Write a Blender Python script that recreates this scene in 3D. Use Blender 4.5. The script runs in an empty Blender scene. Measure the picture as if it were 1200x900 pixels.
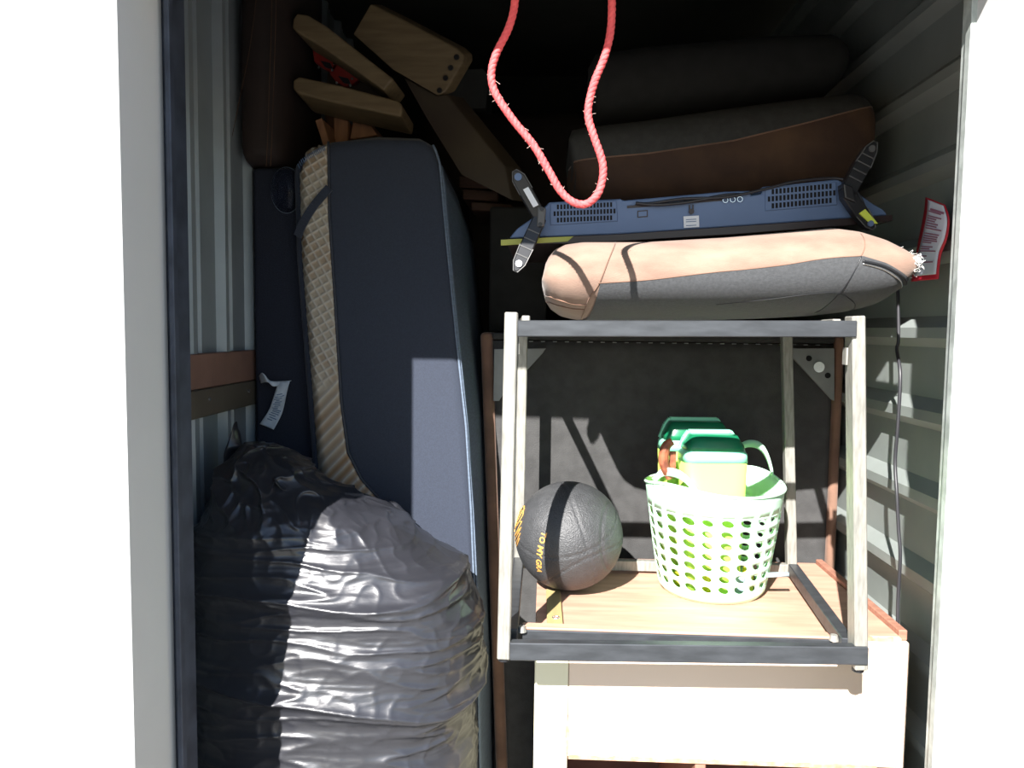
import bpy, bmesh, math, random
from mathutils import Vector, Matrix, noise
import numpy as np
random.seed(4)
C = bpy.context.scene.collection
sc = bpy.context.scene

# ------------------------------------------------------------------ camera
F_PX = 905.0
CAM = Vector((0.0, 0.0, 1.40))
Yc = Vector((40, -64, F_PX)).normalized()
Zc = -Vector((-148, 12633, F_PX)); Zc = (Zc - Zc.dot(Yc) * Yc).normalized()
Xc = Yc.cross(Zc).normalized()
right = Vector((Xc[0], Yc[0], Zc[0])); down = Vector((Xc[1], Yc[1], Zc[1])); fwd = Vector((Xc[2], Yc[2], Zc[2]))
cd = bpy.data.cameras.new('camera'); cam = bpy.data.objects.new('camera', cd); C.objects.link(cam)
up = -down; back = -fwd
M = Matrix(((right[0], up[0], back[0], CAM[0]), (right[1], up[1], back[1], CAM[1]), (right[2], up[2], back[2], CAM[2]), (0, 0, 0, 1)))
cam.matrix_world = M
cd.sensor_width = 36.0; cd.lens = F_PX / 1200 * 36; cd.clip_start = 0.02
sc.camera = cam

# ------------------------------------------------------------------ light
w = bpy.data.worlds.new('world'); sc.world = w; w.use_nodes = True
nt = w.node_tree; bg = nt.nodes['Background']
sky = nt.nodes.new('ShaderNodeTexSky'); sky.sky_type = 'NISHITA'; sky.sun_disc = False
SUN_K, SUN_M = 0.36, 0.80            # sideways and downward travel per metre into the unit
sky.sun_elevation = math.atan(SUN_M / math.hypot(1, SUN_K)); sky.sun_rotation = math.radians(180 + 19)
nt.links.new(sky.outputs[0], bg.inputs[0]); bg.inputs[1].default_value = 0.09
sky.dust_density = 0.3; sky.ozone_density = 3.0; sky.air_density = 1.2
sd = bpy.data.lights.new('sun', 'SUN'); sun = bpy.data.objects.new('sun', sd); C.objects.link(sun)
sd.energy = 9.0; sd.angle = math.radians(0.53); sd.color = (1.0, 0.96, 0.92)
sun.rotation_euler = Vector((SUN_K, 1, -SUN_M)).to_track_quat('-Z', 'Y').to_euler()
sun.location = (-1, -3, 4)
sc.view_settings.view_transform = 'Standard'; sc.view_settings.look = 'None'
sc.view_settings.exposure = 0.8; sc.view_settings.gamma = 1.0; sc.view_settings.use_curve_mapping = False

# ------------------------------------------------------------------ helpers
def P(px, py, d):
    """point of the place seen at a photo pixel, d metres into the unit"""
    r = Vector(((px - 600) / F_PX, (py - 450) / F_PX, 1.0))
    v = Vector((r.dot(Xc), r.dot(Yc), r.dot(Zc)))
    return CAM + v * (d / v.y)

def tag(o, label=None, cat=None, group=None, kind=None):
    if label: o['label'] = label
    if cat: o['category'] = cat
    if group: o['group'] = group
    if kind: o['kind'] = kind
    return o

def thing(name, loc, label, cat, group=None):
    o = bpy.data.objects.new(name, None); C.objects.link(o); o.location = loc
    o.empty_display_size = 0.05
    return tag(o, label, cat, group)

def obj(name, bm, m, parent=None, smooth=False, label=None):
    me = bpy.data.meshes.new(name)
    bmesh.ops.recalc_face_normals(bm, faces=bm.faces[:])
    bm.to_mesh(me); bm.free()
    if smooth:
        for p in me.polygons: p.use_smooth = True
    if m: me.materials.append(m)
    o = bpy.data.objects.new(name, me); C.objects.link(o)
    if parent is not None:
        o.parent = parent
        # meshes are written in world coordinates: cancel the parents' offset
        off = Vector((0, 0, 0)); q = parent
        while q is not None: off += q.location; q = q.parent
        o.location = -off
    else:
        # put the origin at the base of the mesh
        vs = [v.co for v in me.vertices]
        c = Vector(((min(v.x for v in vs) + max(v.x for v in vs)) / 2, (min(v.y for v in vs) + max(v.y for v in vs)) / 2, min(v.z for v in vs)))
        me.transform(Matrix.Translation(-c)); o.location = c
    if label: o['label'] = label
    return o

def part(name, bm, m, parent, smooth=False, label=None):
    return obj(name, bm, m, parent, smooth, label)

def struct(name, bm, m, smooth=False, parent=None):
    o = obj(name, bm, m, parent, smooth)
    if parent is None: o['kind'] = 'structure'
    return o

def bx(bm, a, b, mtx=None):
    x0, y0, z0 = a; x1, y1, z1 = b
    vs = [bm.verts.new(v) for v in ((x0,y0,z0),(x1,y0,z0),(x1,y1,z0),(x0,y1,z0),(x0,y0,z1),(x1,y0,z1),(x1,y1,z1),(x0,y1,z1))]
    if mtx:
        for v in vs: v.co = mtx @ v.co
    for f in ((0,3,2,1),(4,5,6,7),(0,1,5,4),(1,2,6,5),(2,3,7,6),(3,0,4,7)):
        bm.faces.new([vs[i] for i in f])
    return vs

def bevel(bm, r, seg=2):
    if r > 0:
        bmesh.ops.bevel(bm, geom=bm.edges[:], offset=r, segments=seg, profile=0.5, affect='EDGES', clamp_overlap=True)
    return bm

def box(a, b, r=0.0, seg=2):
    bm = bmesh.new(); bx(bm, a, b); return bevel(bm, r, seg)

def prism(pts, vec, r=0.0, seg=2, bm=None):
    """polygon of world points pushed along vec"""
    bm = bm or bmesh.new()
    vec = Vector(vec); n = len(pts)
    A = [bm.verts.new(Vector(p)) for p in pts]; B = [bm.verts.new(Vector(p) + vec) for p in pts]
    bm.faces.new(A); bm.faces.new(B[::-1])
    for i in range(n): bm.faces.new([A[i], B[i], B[(i+1) % n], A[(i+1) % n]])
    bmesh.ops.recalc_face_normals(bm, faces=bm.faces[:])
    return bevel(bm, r, seg)

def beam(bm, a, b, wx, wz, ref=(0,0,1)):
    """square bar from a to b, wz along ref, wx across"""
    a = Vector(a); b = Vector(b); t = (b - a).normalized(); r = Vector(ref)
    s = t.cross(r).normalized(); u = s.cross(t).normalized()
    vs = []
    for p in (a, b):
        for i, j in ((-1,-1),(1,-1),(1,1),(-1,1)):
            vs.append(bm.verts.new(p + s*wx/2*i + u*wz/2*j))
    for f in ((0,1,2,3),(7,6,5,4),(0,4,5,1),(1,5,6,2),(2,6,7,3),(3,7,4,0)):
        bm.faces.new([vs[i] for i in f])

def tube(bm, pts, r, seg=8, closed=False):
    pts = [Vector(p) for p in pts]; n = len(pts); rings = []
    prev = None
    for i, p in enumerate(pts):
        t = (pts[min(i+1, n-1)] - pts[max(i-1, 0)]).normalized()
        if prev is None:
            a = Vector((0,0,1)) if abs(t.z) < .9 else Vector((0,1,0))
            s = t.cross(a).normalized()
        else:
            s = (prev - t * prev.dot(t)).normalized()
        prev = s; u = t.cross(s)
        rr = r[i] if isinstance(r, (list, tuple)) else r
        rings.append([bm.verts.new(p + (s*math.cos(2*math.pi*k/seg) + u*math.sin(2*math.pi*k/seg))*rr) for k in range(seg)])
    for a, b in zip(rings, rings[1:]):
        for k in range(seg): bm.faces.new([a[k], a[(k+1)%seg], b[(k+1)%seg], b[k]])
    bm.faces.new(rings[0][::-1]); bm.faces.new(rings[-1])

def smooth_path(pts, n=10):
    pts = [Vector(p) for p in pts]; out = []
    q = [pts[0]] + pts + [pts[-1]]
    for i in range(1, len(q)-2):
        p0, p1, p2, p3 = q[i-1], q[i], q[i+1], q[i+2]
        for k in range(n):
            t = k / n
            out.append(0.5*((2*p1) + (p2-p0)*t + (2*p0-5*p1+4*p2-p3)*t*t + (3*p1-p0-3*p2+p3)*t**3))
    out.append(pts[-1]); return out

def disc(bm, c, r, axis, h, seg=16, r2=None):
    c = Vector(c); ax = Vector(axis).normalized()
    a = Vector((0,0,1)) if abs(ax.z) < .9 else Vector((1,0,0))
    s = ax.cross(a).normalized(); u = ax.cross(s); r2 = r if r2 is None else r2
    A = [bm.verts.new(c + (s*math.cos(2*math.pi*k/seg)+u*math.sin(2*math.pi*k/seg))*r) for k in range(seg)]
    B = [bm.verts.new(c + ax*h + (s*math.cos(2*math.pi*k/seg)+u*math.sin(2*math.pi*k/seg))*r2) for k in range(seg)]
    bm.faces.new(A[::-1]); bm.faces.new(B)
    for k in range(seg): bm.faces.new([A[k], A[(k+1)%seg], B[(k+1)%seg], B[k]])

def grid(f, nu, nv, bm=None, wrapu=False):
    bm = bm or bmesh.new()
    V = [[bm.verts.new(f(i/nu, j/nv)) for j in range(nv+1)] for i in range(nu + (0 if wrapu else 1))]
    N = len(V)
    for i in range(nu):
        for j in range(nv):
            a, b = V[i % N], V[(i+1) % N]
            try: bm.faces.new([a[j], b[j], b[j+1], a[j+1]])
            except ValueError: pass
    return bm

def interp(x, tab):
    xs = [t[0] for t in tab]
    if x <= xs[0]: return tab[0][1]
    for (a, va), (b, vb) in zip(tab, tab[1:]):
        if x <= b: return va + (vb - va) * (x - a) / (b - a)
    return tab[-1][1]

# ------------------------------------------------------------------ materials
def mat(name, col, rough=0.6, metal=0.0, var=0.0, scale=8.0, stretch=(1,1,1), col2=None, bump=0.0, bscale=200.0, bstretch=None,
        spec=0.5, sheen=0.0, coat=0.0, trans=0.0, alpha=1.0, detail=4.0, lo=0.35, hi=0.65):
    m = bpy.data.materials.new(name); m.use_nodes = True
    t = m.node_tree; N = t.nodes; L = t.links; b = N['Principled BSDF']
    b.inputs['Base Color'].default_value = (*col, 1); b.inputs['Roughness'].default_value = rough
    b.inputs['Metallic'].default_value = metal; b.inputs['Specular IOR Level'].default_value = spec
    b.inputs['Sheen Weight'].default_value = sheen; b.inputs['Coat Weight'].default_value = coat
    b.inputs['Transmission Weight'].default_value = trans
    tc = N.new('ShaderNodeTexCoord')
    if var or col2:
        mp = N.new('ShaderNodeMapping'); mp.inputs['Scale'].default_value = stretch
        nz = N.new('ShaderNodeTexNoise'); nz.inputs['Scale'].default_value = scale; nz.inputs['Detail'].default_value = detail
        cr = N.new('ShaderNodeValToRGB')
        c2 = col2 or tuple(c*(1-var) for c in col); c1 = col if col2 else tuple(min(1, c*(1+var)) for c in col)
        cr.color_ramp.elements[0].position = lo; cr.color_ramp.elements[1].position = hi
        cr.color_ramp.elements[0].color = (*c2, 1); cr.color_ramp.elements[1].color = (*c1, 1)
        L.new(tc.outputs['Object'], mp.inputs[0]); L.new(mp.outputs[0], nz.inputs[0]); L.new(nz.outputs[0], cr.inputs[0]); L.new(cr.outputs[0], b.inputs['Base Color'])
    if bump:
        mp2 = N.new('ShaderNodeMapping'); mp2.inputs['Scale'].default_value = bstretch or (1,1,1)
        n2 = N.new('ShaderNodeTexNoise'); n2.inputs['Scale'].default_value = bscale; n2.inputs['Detail'].default_value = 3
        bp = N.new('ShaderNodeBump'); bp.inputs['Strength'].default_value = bump; bp.inputs['Distance'].default_value = 0.002
        L.new(tc.outputs['Object'], mp2.inputs[0]); L.new(mp2.outputs[0], n2.inputs[0]); L.new(n2.outputs[0], bp.inputs['Height']); L.new(bp.outputs[0], b.inputs['Normal'])
    return m

m_stucco = mat('wall_paint', (.60,.605,.60), .8, var=.02, scale=6, bump=.08, bscale=120)
m_track = mat('door_track', (.055,.065,.09), .45, .3, var=.3, scale=20)
m_track_r = mat('door_track_zinc', (.42,.46,.44), .5, .3, var=.25, scale=30)
m_corr = mat("corrugated_metal", (.28,.32,.35), .42, .25, var=.12, scale=5, bump=.05, bscale=60)
m_corr_r = mat('corrugated_metal_green_tinge', (.31,.345,.33), .40, .25, var=.10, scale=6)
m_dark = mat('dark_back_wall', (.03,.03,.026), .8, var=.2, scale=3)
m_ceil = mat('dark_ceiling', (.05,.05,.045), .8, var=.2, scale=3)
m_floor = mat('concrete_floor', (.30,.29,.27), .85, var=.15, scale=5, bump=.3, bscale=80)
m_out = mat('concrete_apron', (.22,.215,.20), .9, var=.12, scale=2, bump=.3, bscale=60)
m_girt = mat('brown_girt', (.23,.13,.10), .6, var=.12, scale=12)
m_girt2 = mat('dark_girt', (.10,.085,.065), .6, var=.12, scale=12)
m_navy = mat('navy_fabric', (.025,.033,.054), .85, var=.10, scale=350, bump=.25, bscale=700, sheen=.15)
m_navyd = mat('dark_navy_fabric', (.016,.020,.036), .9, var=.2, scale=300, bump=.4, bscale=500)
m_piping = mat('dark_piping', (.03,.035,.05), .6)
m_grey_edge = mat('mattress_back_cloth', (.13,.17,.23), .8, var=.12, scale=40, stretch=(1,1,6), bump=.3, bscale=300)
m_black_fab = mat('black_dust_cover', (.050,.050,.050), .9, var=.15, scale=30, bump=.5, bscale=400)
m_brown_fab = mat('brown_microfibre', (.19,.105,.07), .85, var=.2, scale=14, sheen=.2, bump=.3, bscale=300)
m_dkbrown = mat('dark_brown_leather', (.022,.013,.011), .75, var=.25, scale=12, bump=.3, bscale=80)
m_tan = mat('tan_microfibre', (.20,.125,.092), .85, col2=(.29,.195,.145), scale=14, stretch=(1,1,2.4), sheen=.25, bump=.35, bscale=260, bstretch=(1,1,3), lo=.3, hi=.7)
m_grey_fab = mat('charcoal_twill', (.050,.053,.057), .85, var=.15, scale=200, bump=.4, bscale=500, sheen=.15)
m_cushdk = mat('dark_grey_twill', (.038,.038,.037), .85, var=.15, scale=60, bump=.4, bscale=300)
m_cushbr = mat('worn_brown_suede', (.10,.052,.028), .85, col2=(.055,.028,.018), scale=9, detail=6, bump=.3, bscale=200)
m_silver = mat('scuffed_silver_metal', (.36,.355,.32), .5, .35, col2=(.25,.245,.22), scale=30, stretch=(6,6,1), lo=.3, hi=.6, bump=.1, bscale=100)
m_bar = mat('dark_steel', (.062,.068,.076), .42, .45, var=.2, scale=18, stretch=(1,4,4))
m_white = mat('white_laminate', (.78,.62,.49), .5, var=.02, scale=5)
m_white_stile = mat('cream_laminate', (.76,.72,.52), .5, var=.02, scale=5)
m_chip = mat('bare_particle_board', (.48,.30,.19), .9, var=.3, scale=60, bump=.5, bscale=200)
m_inside = mat('cabinet_inside', (.20,.10,.075), .7, var=.2, scale=10)
m_woodtop = mat('pine_laminate', (.58,.345,.25), .5, col2=(.46,.26,.185), scale=7, stretch=(1,7,7), detail=6)
m_woodedge = mat('brown_edge_band', (.33,.16,.11), .55, var=.2, scale=20, stretch=(1,6,6))
m_rubber = mat('ball_rubber', (.048,.050,.053), .48, var=.12, scale=60, bump=.9, bscale=330, spec=.6)
m_gold = mat('gold_print', (.75,.40,.10), .45, .1)
m_bag = mat('black_bin_bag', (.023,.024,.030), .36, 0, var=.1, scale=6, spec=.8, coat=.2, bump=.15, bscale=60, bstretch=(1,1,3))
m_tv = mat('plastic_with_shade_blue', (.12,.185,.33), .5, var=.05, scale=10)  # blue of the sky-lit shade is put into this base colour
m_tvd = mat('tv_bezel', (.035,.022,.022), .35)
m_blk = mat('black_plastic', (.018,.019,.022), .35)
m_hole = mat('vent_slot', (.006,.006,.008), .9)
m_rib = mat('grey_plastic_rib', (.10,.10,.10), .45)
m_chrome = mat('chrome', (.75,.75,.75), .2, .9)
m_whitep = mat('white_sticker', (.75,.78,.82), .5)
m_yel = mat('yellow_film', (.42,.43,.08), .5)
m_yelb = mat('bright_yellow_sticker', (.68,.80,.10), .5)
m_rope = mat('red_rope', (.86,.12,.12), .7, col2=(.74,.085,.09), scale=120, bump=.6, bscale=300)
m_ropef = mat('pale_fibre', (.75,.55,.48), .8)
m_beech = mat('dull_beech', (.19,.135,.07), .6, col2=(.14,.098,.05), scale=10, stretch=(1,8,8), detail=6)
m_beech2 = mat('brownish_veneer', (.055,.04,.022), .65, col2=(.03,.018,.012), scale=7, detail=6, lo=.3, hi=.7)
m_pine = mat('pine_slat', (.36,.18,.09), .6, col2=(.26,.125,.065), scale=12, stretch=(6,6,1), detail=6)
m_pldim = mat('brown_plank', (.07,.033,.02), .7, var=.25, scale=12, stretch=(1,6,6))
m_red = mat('red_plastic', (.30,.028,.022), .4)
m_grybox = mat('grey_carton', (.10,.10,.095), .7, var=.1, scale=10)
m_mint = mat('mint_plastic', (.60,.92,.70), .45, spec=.4)
m_lime = mat('lime_plastic', (.62,.88,.16), .35)
m_dkgreen = mat('dark_green_plastic', (.008,.17,.075), .3, var=.1, scale=8)
m_mintrim = mat('pale_mint_lid_rim', (.30,.85,.55), .35)
m_leaf = mat('brown_leather_strip', (.40,.13,.06), .6, col2=(.14,.04,.02), scale=40, bump=.5, bscale=120)
m_rod = mat('pale_blue_plastic', (.35,.45,.50), .35)
m_stick = mat('pale_wood', (.40,.31,.14), .6, var=.1, scale=10, stretch=(6,1,6))
m_cable = mat('black_cable', (.03,.03,.035), .4)
m_redp = mat('red_card', (.55,.02,.045), .6)
m_paper = mat('white_paper', (.62,.68,.80), .7)
m_ink = mat('dull_red_ink', (.30,.14,.22), .7)
m_inkb = mat('blue_ink', (.10,.17,.30), .7)
m_tagp = mat('cloth_tag', (.55,.62,.70), .7, var=.1, scale=60)
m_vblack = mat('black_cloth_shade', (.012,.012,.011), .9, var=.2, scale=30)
m_fray = mat('silver_thread', (.80,.80,.78), .4, .2)
m_plate = mat('grey_steel_plate', (.22,.23,.23), .5, .2, var=.1, scale=20)
m_bluetag = mat('blue_item', (.12,.2,.42), .6)
m_yellow = mat('yellow_plastic', (.85,.72,.05), .4)
m_green = mat('green_plastic', (.05,.60,.22), .4)
def glass_mat(name, col, rough):
    m = bpy.data.materials.new(name); m.use_nodes = True; b = m.node_tree.nodes['Principled BSDF']
    b.inputs['Base Color'].default_value = (*col, 1); b.inputs['Roughness'].default_value = rough
    b.inputs['Transmission Weight'].default_value = 1; b.inputs['IOR'].default_value = 1.15; return m
m_clear = glass_mat('clear_plastic', (.80,.85,.95), .08)

def quilt_mat():
    """waffle-knit mattress cloth: white to tan stains, relief on the real quilting"""
    m = bpy.data.materials.new('waffle_knit'); m.use_nodes = True
    t = m.node_tree; N = t.nodes; L = t.links; b = N['Principled BSDF']; b.inputs['Roughness'].default_value = .85
    tc = N.new('ShaderNodeTexCoord'); nz = N.new('ShaderNodeTexNoise'); nz.inputs['Scale'].default_value = 7
    cr = N.new('ShaderNodeValToRGB'); cr.color_ramp.elements[0].position = .40; cr.color_ramp.elements[1].position = .58
    cr.color_ramp.elements[0].color = (.28,.17,.085,1); cr.color_ramp.elements[1].color = (.36,.31,.24,1)
    at = N.new('ShaderNodeAttribute'); at.attribute_name = 'knit'
    mx = N.new('ShaderNodeMix'); mx.data_type = 'RGBA'; mx.inputs['B'].default_value = (.50,.47,.42,1)
    ml = N.new('ShaderNodeMath'); ml.operation = 'MULTIPLY'; ml.inputs[1].default_value = .85
    L.new(at.outputs['Fac'], ml.inputs[0]); L.new(ml.outputs[0], mx.inputs['Factor'])
    L.new(tc.outputs['Object'], nz.inputs[0]); L.new(nz.outputs[0], cr.inputs[0]); L.new(cr.outputs[0], mx.inputs['A']); L.new(mx.outputs['Result'], b.inputs['Base Color'])
    return m
m_quilt = quilt_mat()

# ------------------------------------------------------------------ setting
Z0 = 0.0                       # floor height
D0, D1 = 1.003, 1.126          # front and back face of the door opening
XL, XR = -0.560, 0.580         # jambs
WL, WR = -0.72, 0.745           # inside walls
ZT = CAM.z + (-.097 + .8*(1.76 - D0))   # underside of the header
ZC = CAM.z + 1.02
struct('floor', box((WL-.1, D1-.02, -.1), (WR+.1, 3.3, 0)), m_floor)
struct('ground', box((-9, -9, -.16), (9, D1-.02, -.02)), m_out)
struct('wall_front_left', box((-3.0, D0, 0), (XL, D1, ZT), .003, 1), m_stucco)
struct('wall_front_right', box((XR, D0, 0), (3.0, D1, ZT), .003, 1), m_stucco)
struct('wall_front_top', box((-3.0, D0, ZT), (3.0, D1, ZT+1.0), .003, 1), m_stucco)
struct('wall_back', box((WL-.1, 3.2, 0), (WR+.1, 3.3, ZC)), m_dark)
struct('ceiling', box((WL-.1, D1, ZC), (WR+.1, 3.3, ZC+.1)), m_ceil)
# roll-up door guides
def guide(name, x0, x1, m, lip, dp):
    o = struct(name, box((x0, D1, 0), (x1, D1+dp, ZT+.1), .002, 1), m)
    s = -1 if lip else 1
    xa = x1 if lip else x0
    part('guide_lip', box((xa-.004, D1-.014, 0), (xa+.004, D1, ZT), .001, 1), m, o)
    part('guide_bead', box(((x0+x1)/2-.003, D1-.004, 0), ((x0+x1)/2+.003, D1, ZT), .001, 1), m_track_r if lip else m_track, o)
guide('trim_1', -.640, -.548, m_track, True, .045)
guide('trim_2', XR-.003, .68, m_track_r, False, .018)

# left wall: vertical ribs, a sheet 2 mm thick
def corr_left():
    prof = []
    y = D1
    while y < 3.2:
        prof += [(y, 0), (y+.055, 0), (y+.067, .018), (y+.083, .018), (y+.095, 0), (y+.125, 0), (y+.130,.006), (y+.142,.006), (y+.147,0), (y+.160, 0)]
        y += .1601
    bm = bmesh.new()
    pts = [(WL + dx, yy) for yy, dx in prof] + [(WL - .05, prof[-1][0]), (WL - .05, D1)]
    A = [bm.verts.new((x, yy, 0)) for x, yy in pts]; B = [bm.verts.new((x, yy, ZC)) for x, yy in pts]
    for i in range(len(pts)): bm.faces.new([A[i], A[(i+1)%len(pts)], B[(i+1)%len(pts)], B[i]])
    bm.faces.new(A); bm.faces.new(B[::-1]); return bm
wl = struct('wall_left', corr_left(), m_corr)
def corr_right():
    # ledges: recessed face, slope out, proud face, undercut, repeated up the wall
    zr = CAM.z - .008; per = .1575; prof = []
    k0 = -int(zr/per)-1
    z = zr + k0*per
    while z < ZC:
        prof += [(z-.018, 0), (z, .024), (z+.020, .024), (z+.042, 0), (z+.060,.0)]
        z += per
    prof = [(max(0, a), b) for a, b in prof if a > -.1 and a < ZC]
    bm = bmesh.new(); pts = [(WR - dx, zz) for zz, dx in prof] + [(WR+.05, prof[-1][0]), (WR+.05, prof[0][0])]
    A = [bm.verts.new((x, D1, zz)) for x, zz in pts]; B = [bm.verts.new((x, 3.2, zz)) for x, zz in pts]
    for i in range(len(pts)):
        bm.faces.new([A[i], A[(i+1)%len(pts)], B[(i+1)%len(pts)], B[i]])
    bm.faces.new(A); bm.faces.new(B[::-1]); return bm
wr = struct('wall_right', corr_right(), m_corr_r)
# girt on the left wall (an upper and a lower flange)
za, zb, zc_ = P(203,415,1.50).z, P(203,457,1.50).z, P(203,491,1.50).z
g = struct('trim_3', box((WL+.001, D1+.005, zb), (WL+.022, 3.1, za), .002, 1), m_girt)
part('lower_flange', box((WL+.001, D1+.005, zc_), (WL+.026, 3.1, zb-.001), .002, 1), m_girt2, g)
for yy in (1.56, 1.77):
    bm = bmesh.new(); disc(bm, (WL+.026, yy, (zb+zc_)/2+.006), .004, (1,0,0), .003, 10); part('screw', bm, m_chrome, g)

# ------------------------------------------------------------------ cabinet (dresser)
HT = CAM.z - .56
CX0, CX1, CY0, CY1 = -.012, .680, 1.42, 1.877
cab = thing('dresser', ((CX0+CX1)/2, CY0, 0), 'white laminate dresser with wood-grain top and chipped edges under the metal frame', 'cabinet')
part('top', box((CX0, CY0+.004, HT-.022), (CX1-.016, CY1, HT), .0015, 1), m_woodtop, cab)
part('top_edge_band', box((CX1-.016, CY0+.010, HT-.010), (CX1, CY1, HT+.010), .002, 1), m_woodedge, cab, label='brown raised edge strip')
part('side_panel', box((CX1-.014, CY0, 0), (CX1, CY1-.008, HT-.011), .001, 1), m_white, cab)
part('side_panel', box((CX0, CY0+.012, 0), (CX0+.018, CY1-.008, HT-.023), .001, 1), m_white_stile, cab)
xs = P(666, 800, CY0).x
zo = P(700, 888, CY0).z
part('stile', box((CX0, CY0, 0), (xs, CY0+.011, HT-.002), .0015, 1), m_white_stile, cab, label='cream edge board')
fr = part('front_panel', box((xs+.001, CY0, zo), (CX1-.015, CY0+.016, HT-.002), .0015, 1), m_white, cab)
part('back_panel', box((CX0+.02, CY1-.008, 0), (CX1-.02, CY1, HT-.03)), m_inside, cab)
part('shelf', box((xs+.001, CY0+.02, zo-.30), (CX1-.018, CY1-.01, zo-.285), .001, 1), m_inside, cab)
part('divider', box((P(822,893,CY0).x-.01, CY0+.006, zo-.285), (P(822,893,CY0).x+.01, CY1-.01, zo-.0015), .002, 1), m_woodedge, cab)
part('shelf', box((xs+.001, CY0+.02, .08), (CX1-.018, CY1-.01, .095), .001, 1), m_inside, cab)
# chips: rough bare strips along edges
def rough_strip(x0, x1, z0, z1, y, t, n, horiz=True, seed=0):
    rnd = random.Random(seed); bm = bmesh.new(); top = []; bot = []
    for i in range(n+1):
        u = i/n
        if horiz:
            x = x0+(x1-x0)*u; top.append((x, y, z1 + rnd.uniform(-.5,.5)*(z1-z0)*.5)); bot.append((x, y, z0))
        else:
            z = z0+(z1-z0)*u; taper = math.sin(math.pi*u)**.6
            top.append((x0 + (x1-x0)*.5*(1+taper*rnd.uniform(.5,1)), y, z)); bot.append((x0 + (x1-x0)*.5*(1-taper*rnd.uniform(.5,1)), y, z))
    return prism(top + bot[::-1], (0, t, 0))
part('chipped_edge', rough_strip(xs+.002, CX1-.05, zo-.004, zo+.004, CY0-.001, .012, 46, True, 3), m_chip, fr)
part('chipped_edge', rough_strip(xs-.006, xs+.004, P(0,860,CY0).z, P(0,815,CY0).z, CY0-.001, .004, 9, False, 5), m_chip, fr)
part('chipped_edge', rough_strip(CX1-.19, CX1-.03, HT-.008, HT-.001, CY0-.001, .01, 18, True, 8), m_chip, fr)

# ------------------------------------------------------------------ metal frame (side table without its top), rests on the dresser
fx0, fx1 = -.0825, .540
rk = thing('metal_frame', ((fx0+fx1)/2, 1.31, HT), 'open silver and dark steel table frame standing on the dresser around ball and basket', 'table frame')
FB, RB = 1.31, 1.765
ZB = HT + .002
Lb = {'fl': P(590.5, 760, FB), 'fr': P(1006, 768, FB+.0), 'rl': P(608, 664, RB), 'rr': P(928, 660, RB)}
Lt = {'fl': P(599.5, 367, FB+.0), 'fr': P(1002, 370, FB+.0), 'rl': P(613, 377, RB), 'rr': P(921, 380, RB)}
for k in Lb:
    Lb[k].z = ZB if k[0] == 'r' else ZB - .012
zt_f = P(600, 366, FB).z; zt_r = zt_f - .004
for k in Lt: Lt[k].z = zt_f if k[0] == 'f' else zt_r
for k in Lb:
    bm = bmesh.new(); beam(bm, Lb[k], Lt[k], .022, .034 if k[0] == 'f' else .022, (0,1,0)); bevel(bm, .002, 1)
    part('leg', bm, m_silver, rk)
    bm = bmesh.new(); disc(bm, Lb[k] + Vector((0,0,-.007 if k[0]=='f' else 0)), .010, (0,0,1), .008, 12)
    if k[0] == 'f': part('glide', bm, m_blk, rk)
    else: bm.free()
def hbar(name, a, b, h, t, m, r=.0015, label=None):
    bm = bmesh.new(); beam(bm, a, b, t, h); bevel(bm, r, 1); part(name, bm, m, rk, label=label)
zu = P(800, 386, FB).z
zl0 = P(800, 762, FB).z
hbar('front_rail', (Lt['fl'].x+.011, FB-.012, P(606,385,FB).z), (Lt['fr'].x-.004, FB-.012, P(1000,385.5,FB).z), .027, .020, m_bar)
hbar('front_rail', (Lb['fl'].x+.011, FB-.012, P(596,758,FB).z), (Lb['fr'].x+.008, FB-.012, P(1013,763,FB).z), .031, .020, m_bar)
hbar('inner_rail', (Lb['fl'].x+.030, FB+.050, HT+.012), (Lb['fr'].x-.03, FB+.050, HT+.010), .020, .022, m_bar)
hbar('inner_rail', (Lb['fl'].x+.030, FB+.052, HT+.0245), (Lb['fr'].x-.03, FB+.052, HT+.0225), .005, .024, m_woodtop, label='thin wooden strip screwed to the inner rail')
for sx in ('l', 'r'):
    e = .0 
    hbar('side_rail', (Lb['f'+sx].x + (.012 if sx=='l' else -.012), FB+.015, ZB+.018), (Lb['r'+sx].x, RB-.01, ZB+.018), .026, .022, m_bar)
    hbar('side_rail', (Lt['f'+sx].x + (.024 if sx=='l' else -.024), FB+.015, zt_f-.017), (Lt['r'+sx].x+ (.0 if sx=='l' else -.0), RB-.01, zt_r-.014), .024, .014, m_silver)
hbar('rear_rail', (Lb['rl'].x+.011, RB, ZB+.016), (Lb['rr'].x-.011, RB, ZB+.016), .024, .018, m_silver)
hbar('rear_rail', (Lt['rl'].x+.011, RB, zt_r-.015), (Lt['rr'].x-.011, RB, zt_r-.015), .024, .018, m_bar)
for q in (Lb['fl'] + Vector((.030,.038,0)), Lb['fr'] + Vector((-.028,.038,0))):
    bm = bmesh.new(); disc(bm, (q.x, q.y, HT+.020), .009, (0,0,1), .010, 12, .006); part('screw_boss', bm, m_silver, rk)
part('clip', box((Lt['fl'].x+.011, FB-.006, P(0,407,FB).z), (Lt['fl'].x+.014, FB+.004, P(0,395,FB).z)), m_silver, rk)
part('clip', box((Lt['fr'].x-.014, FB-.006, P(0,414,FB).z), (Lt['fr'].x-.011, FB+.01, P(0,395,FB).z)), m_silver, rk)

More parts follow.
